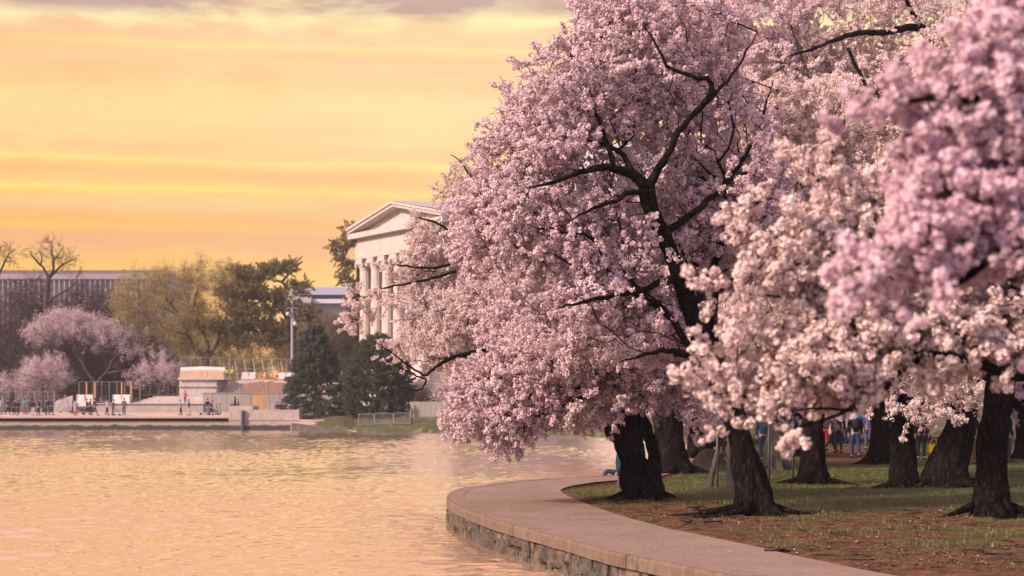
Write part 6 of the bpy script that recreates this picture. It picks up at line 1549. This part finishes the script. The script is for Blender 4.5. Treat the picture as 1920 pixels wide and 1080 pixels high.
while len(pts) < 26000:
    D = r2.uniform(26, 80) if r2.rand() < .75 else r2.uniform(24, 45); x = xi(D) + r2.rand() * (PX(1990, D) - xi(D))
    if x < xi(D) + .1: continue
    g = greenness(x, D) + .8 * (mnoise.noise(Vector((x * .9, D * .9, 0)))) + .4 * mnoise.noise(Vector((x * 3, D * 3, 2)))
    if r2.rand() < np.clip((g - .30) * 1.6, 0.015, 1): pts.append((x, D, lawn_z(x, D)))
pts = np.array(pts)
o = scatter('grass', 'tuft', TU, pts, np.tile([0, 0, 1.], (len(pts), 1)) + r2.normal(size=(len(pts), 3)) * .2, r2.uniform(.6, 1.4, len(pts)), None, r2)
# leaf litter, fallen petals and twigs
LT = mat('leaf_litter', (.07, .045, .03), (.24, .15, .09), scale=30); PT = mat('fallen_petals', (.62, .46, .46), (.80, .66, .64), scale=30)
mb = MB()
for k in range(15000):
    D = r2.uniform(23, 72) if r2.rand() < .6 else r2.uniform(23, 42); x = xi(D) + .05 + r2.rand() * (PX(1960, D) - xi(D))
    if mnoise.noise(Vector((x * .8, D * .5, 9))) < r2.uniform(-.5, .35): continue
    z = lawn_z(x, D) + r2.uniform(.004, .02); a = r2.uniform(0, 6.28); s = r2.uniform(.010, .038); mb.cur = 1 if r2.rand() < .13 else 0
    if mb.cur: s *= .55
    ca, sa = math.cos(a) * s, math.sin(a) * s; l = r2.uniform(.4, 1)
    mb.add([(x - ca, D - sa, z), (x + sa * l * .5, D - ca * l * .5, z + s * r2.uniform(-.2, .6)), (x + ca, D + sa, z + s * .2), (x - sa * l * .5, D + ca * l * .5, z + s * r2.uniform(-.2, .6))], [(0, 1, 2, 3)])
tag(mb.build('leaf_litter', [LT, PT]), kind='stuff')
mb = MB()
for k in range(260):
    D = r2.uniform(23, 60); x = xi(D) + .2 + r2.rand() * (PX(1940, D) - xi(D)); z = lawn_z(x, D) + .012; a = r2.uniform(0, 3.14); l = r2.uniform(.08, .45)
    q = [np.array([x + math.cos(a) * l * u + r2.normal() * .01, D + math.sin(a) * l * u, z + r2.uniform(0, .02)]) for u in (0, .35, .7, 1)]
    mb.tube(q, [.007, .006, .005, .003], 4)
tag(mb.build('fallen_twigs', BARK), kind='stuff')
mb = MB()
for k in range(420):
    D = r2.uniform(23, 53); u = r2.uniform(.1, .97); x = xc(D) + (xi(D) - xc(D)) * u; a = r2.uniform(0, 6.28); s = r2.uniform(.008, .022); mb.cur = int(r2.rand() < .35)
    mb.add([(x - math.cos(a) * s, D - math.sin(a) * s, .016), (x + math.sin(a) * s * .6, D - math.cos(a) * s * .6, .020), (x + math.cos(a) * s, D + math.sin(a) * s, .018), (x - math.sin(a) * s * .6, D + math.cos(a) * s * .6, .022)], [(0, 1, 2, 3)])
tag(mb.build('petals_on_path', [LT, PT]), kind='stuff')
# soil clods and exposed roots in the dirt
SOIL = mat('dark_soil', (.045, .028, .02), (.10, .06, .04), scale=6, bump=.03, rough=.95)
def clod(label, px, py, w, h, seed):
    c = gb(px, py); mb = MB(); rng = np.random.RandomState(seed)
    s = c[1] / FPX; v = []; n, m = 14, 5
    for j in range(m):
        for i in range(n):
            a = i / n * 6.28; q = (j / (m - 1)); r = (1 - q) * (1 + .3 * mnoise.noise(Vector((math.cos(a) * 2, math.sin(a) * 2, seed))))
            v.append((c[0] + math.cos(a) * r * w * s, c[1] + math.sin(a) * r * w * s * 1.6, c[2] - .02 + (1 - (1 - q) ** 2) * h * s + .02 * mnoise.noise(Vector((i, j, seed)))))
    t = thing('soil_mound', c, label, 'soil mound')
    mb.add(v, [(j * n + i, j * n + (i + 1) % n, (j + 1) * n + (i + 1) % n, (j + 1) * n + i) for j in range(m - 1) for i in range(n)])
    mb.build('earth', SOIL, t, smooth=True)
    mb = MB()
    for k in range(5):
        a = rng.uniform(0, 6.28); p = c + [math.cos(a) * w * s * .6, math.sin(a) * w * s * .6, h * s * .5]; mb.tube([p, p + [rng.normal() * .12, rng.normal() * .12, .02], p + [rng.normal() * .25, rng.normal() * .2, -.03]], [.014, .011, .006], 5)
    mb.build('root_ends', BARK, t)
clod('long dark mound of soil and roots left of the flared cherry foot', 1308, 983, 30, 10, 3)
clod('small dark clod in the dirt above the long soil mound', 1300, 956, 16, 6, 4)
clod('low dark hump in the grass before the joined trunks', 1610, 917, 34, 7, 5)
clod('dark litter heap at the edge of the path near the bottom', 1452, 1033, 16, 6, 6)
clod('reddish earth bank with litter behind the thick old cherry', 1330, 872, 36, 32, 7)
# young grey trunk, stake and wire fence between the cherries
b = gb(1373, 921); t = thing('young_tree', b, 'thin smooth grey young trunk with a stake beside it, left of the flared cherry', 'young tree')
mb = MB(); mb.tube([b + [0, 0, -.05], b + [0, 0, .15], b + [-.01, 0, 1.0], b + [.02, 0, 2.2], b + [.1, 0, 4.0]], [.16, .125, .11, .10, .06], 12); mb.build('trunk', mat('smooth_grey_bark', (.13, .10, .10), (.20, .16, .15), scale=3, stretch=(1, 1, .3), bump=.02, rough=.9), t, smooth=True)
mb = MB(); mb.tube([b + [.02, 0, 2.4], b + [-.5, .2, 3.4], b + [-.9, .3, 4.4]], [.04, .03, .015], 6); mb.build('branch', BARK_G, t)
b = gb(1331, 916); t = thing('stake', b, 'short weathered stake leaning right, left of the thin grey trunk', 'stake')
mb = MB(); mb.tube([b + [0, 0, -.1], b + [.03, 0, .3], b + [.17, .02, .86]], [.085, .075, .06], 8); mb.build('shaft', BARK_G, t, smooth=True)
mb = MB(); mb.tube([b + [.165, .02, .85], b + [.19, .02, .93]], [.062, .03], 8); mb.build('worn_top', BARK_G, t)
DST = mat('fence_steel', (.09, .085, .085), (.14, .13, .13), scale=9, rough=.6, metal=.5)
def chainlink(label, a, b, h, n, posts=True):
    a, b = np.array(a), np.array(b); L = np.linalg.norm(b - a); d_ = (b - a) / L; up = np.array([0, 0, 1.])
    t = thing('wire_fence', (a + b) / 2, label, 'fence')
    for k in range(n + 1):
        p = a + d_ * L * k / n; mb = MB(); mb.tube([p - up * .1, p + up * (h + .05)], .03, 8); mb.build('post', DST, t, smooth=True)
    mb = MB(); mb.tube([a + up * h, b + up * h], .02, 6); mb.build('top_rail', DST, t)
    mb = MB(); s = .075; c = -h
    while c < L:
        for sg in (1, -1):
            p0 = max(c, 0); p1 = min(c + h, L)
            if p1 <= p0: continue
            u0, u1 = (p0 - c), (p1 - c)
            if sg < 0: u0, u1 = h - u0, h - u1
            mb.tube([a + d_ * p0 + up * u0, a + d_ * p1 + up * u1], .0028, 3, cap=False)
        c += s
    mb.build('chain_link', DST, t, kind='stuff')
chainlink('chain link fence with thin posts running between the grey trunk and the broad dark trunk', gb(1345, 908), gb(1487, 898), 1.75, 3)
chainlink('chain link fence with black posts at the far right edge behind the last trunk', (PX(1880, 78), 78, .1), (PX(2010, 74), 74, .1), 1.15, 3)
t = chainlink('low remnant of wire netting at the foot of the leaning cherry', gb(1160, 915), gb(1206, 922), .30, 1)

# ------------------------------------------------------------------ air
hz = MB(); hz.box(-300, 300, -12, 560, WZ - 3.2, 41.0)
hm = bpy.data.materials.new('haze'); hm.use_nodes = True; ht_ = hm.node_tree
for n in list(ht_.nodes): ht_.nodes.remove(n)
pv = ht_.nodes.new('ShaderNodeVolumePrincipled'); pv.inputs['Color'].default_value = (.93, .86, .96, 1); pv.inputs['Density'].default_value = .00024; pv.inputs['Anisotropy'].default_value = .0
oo = ht_.nodes.new('ShaderNodeOutputMaterial'); ht_.links.new(pv.outputs[0], oo.inputs['Volume'])
tag(hz.build('haze', hm), kind='stuff')
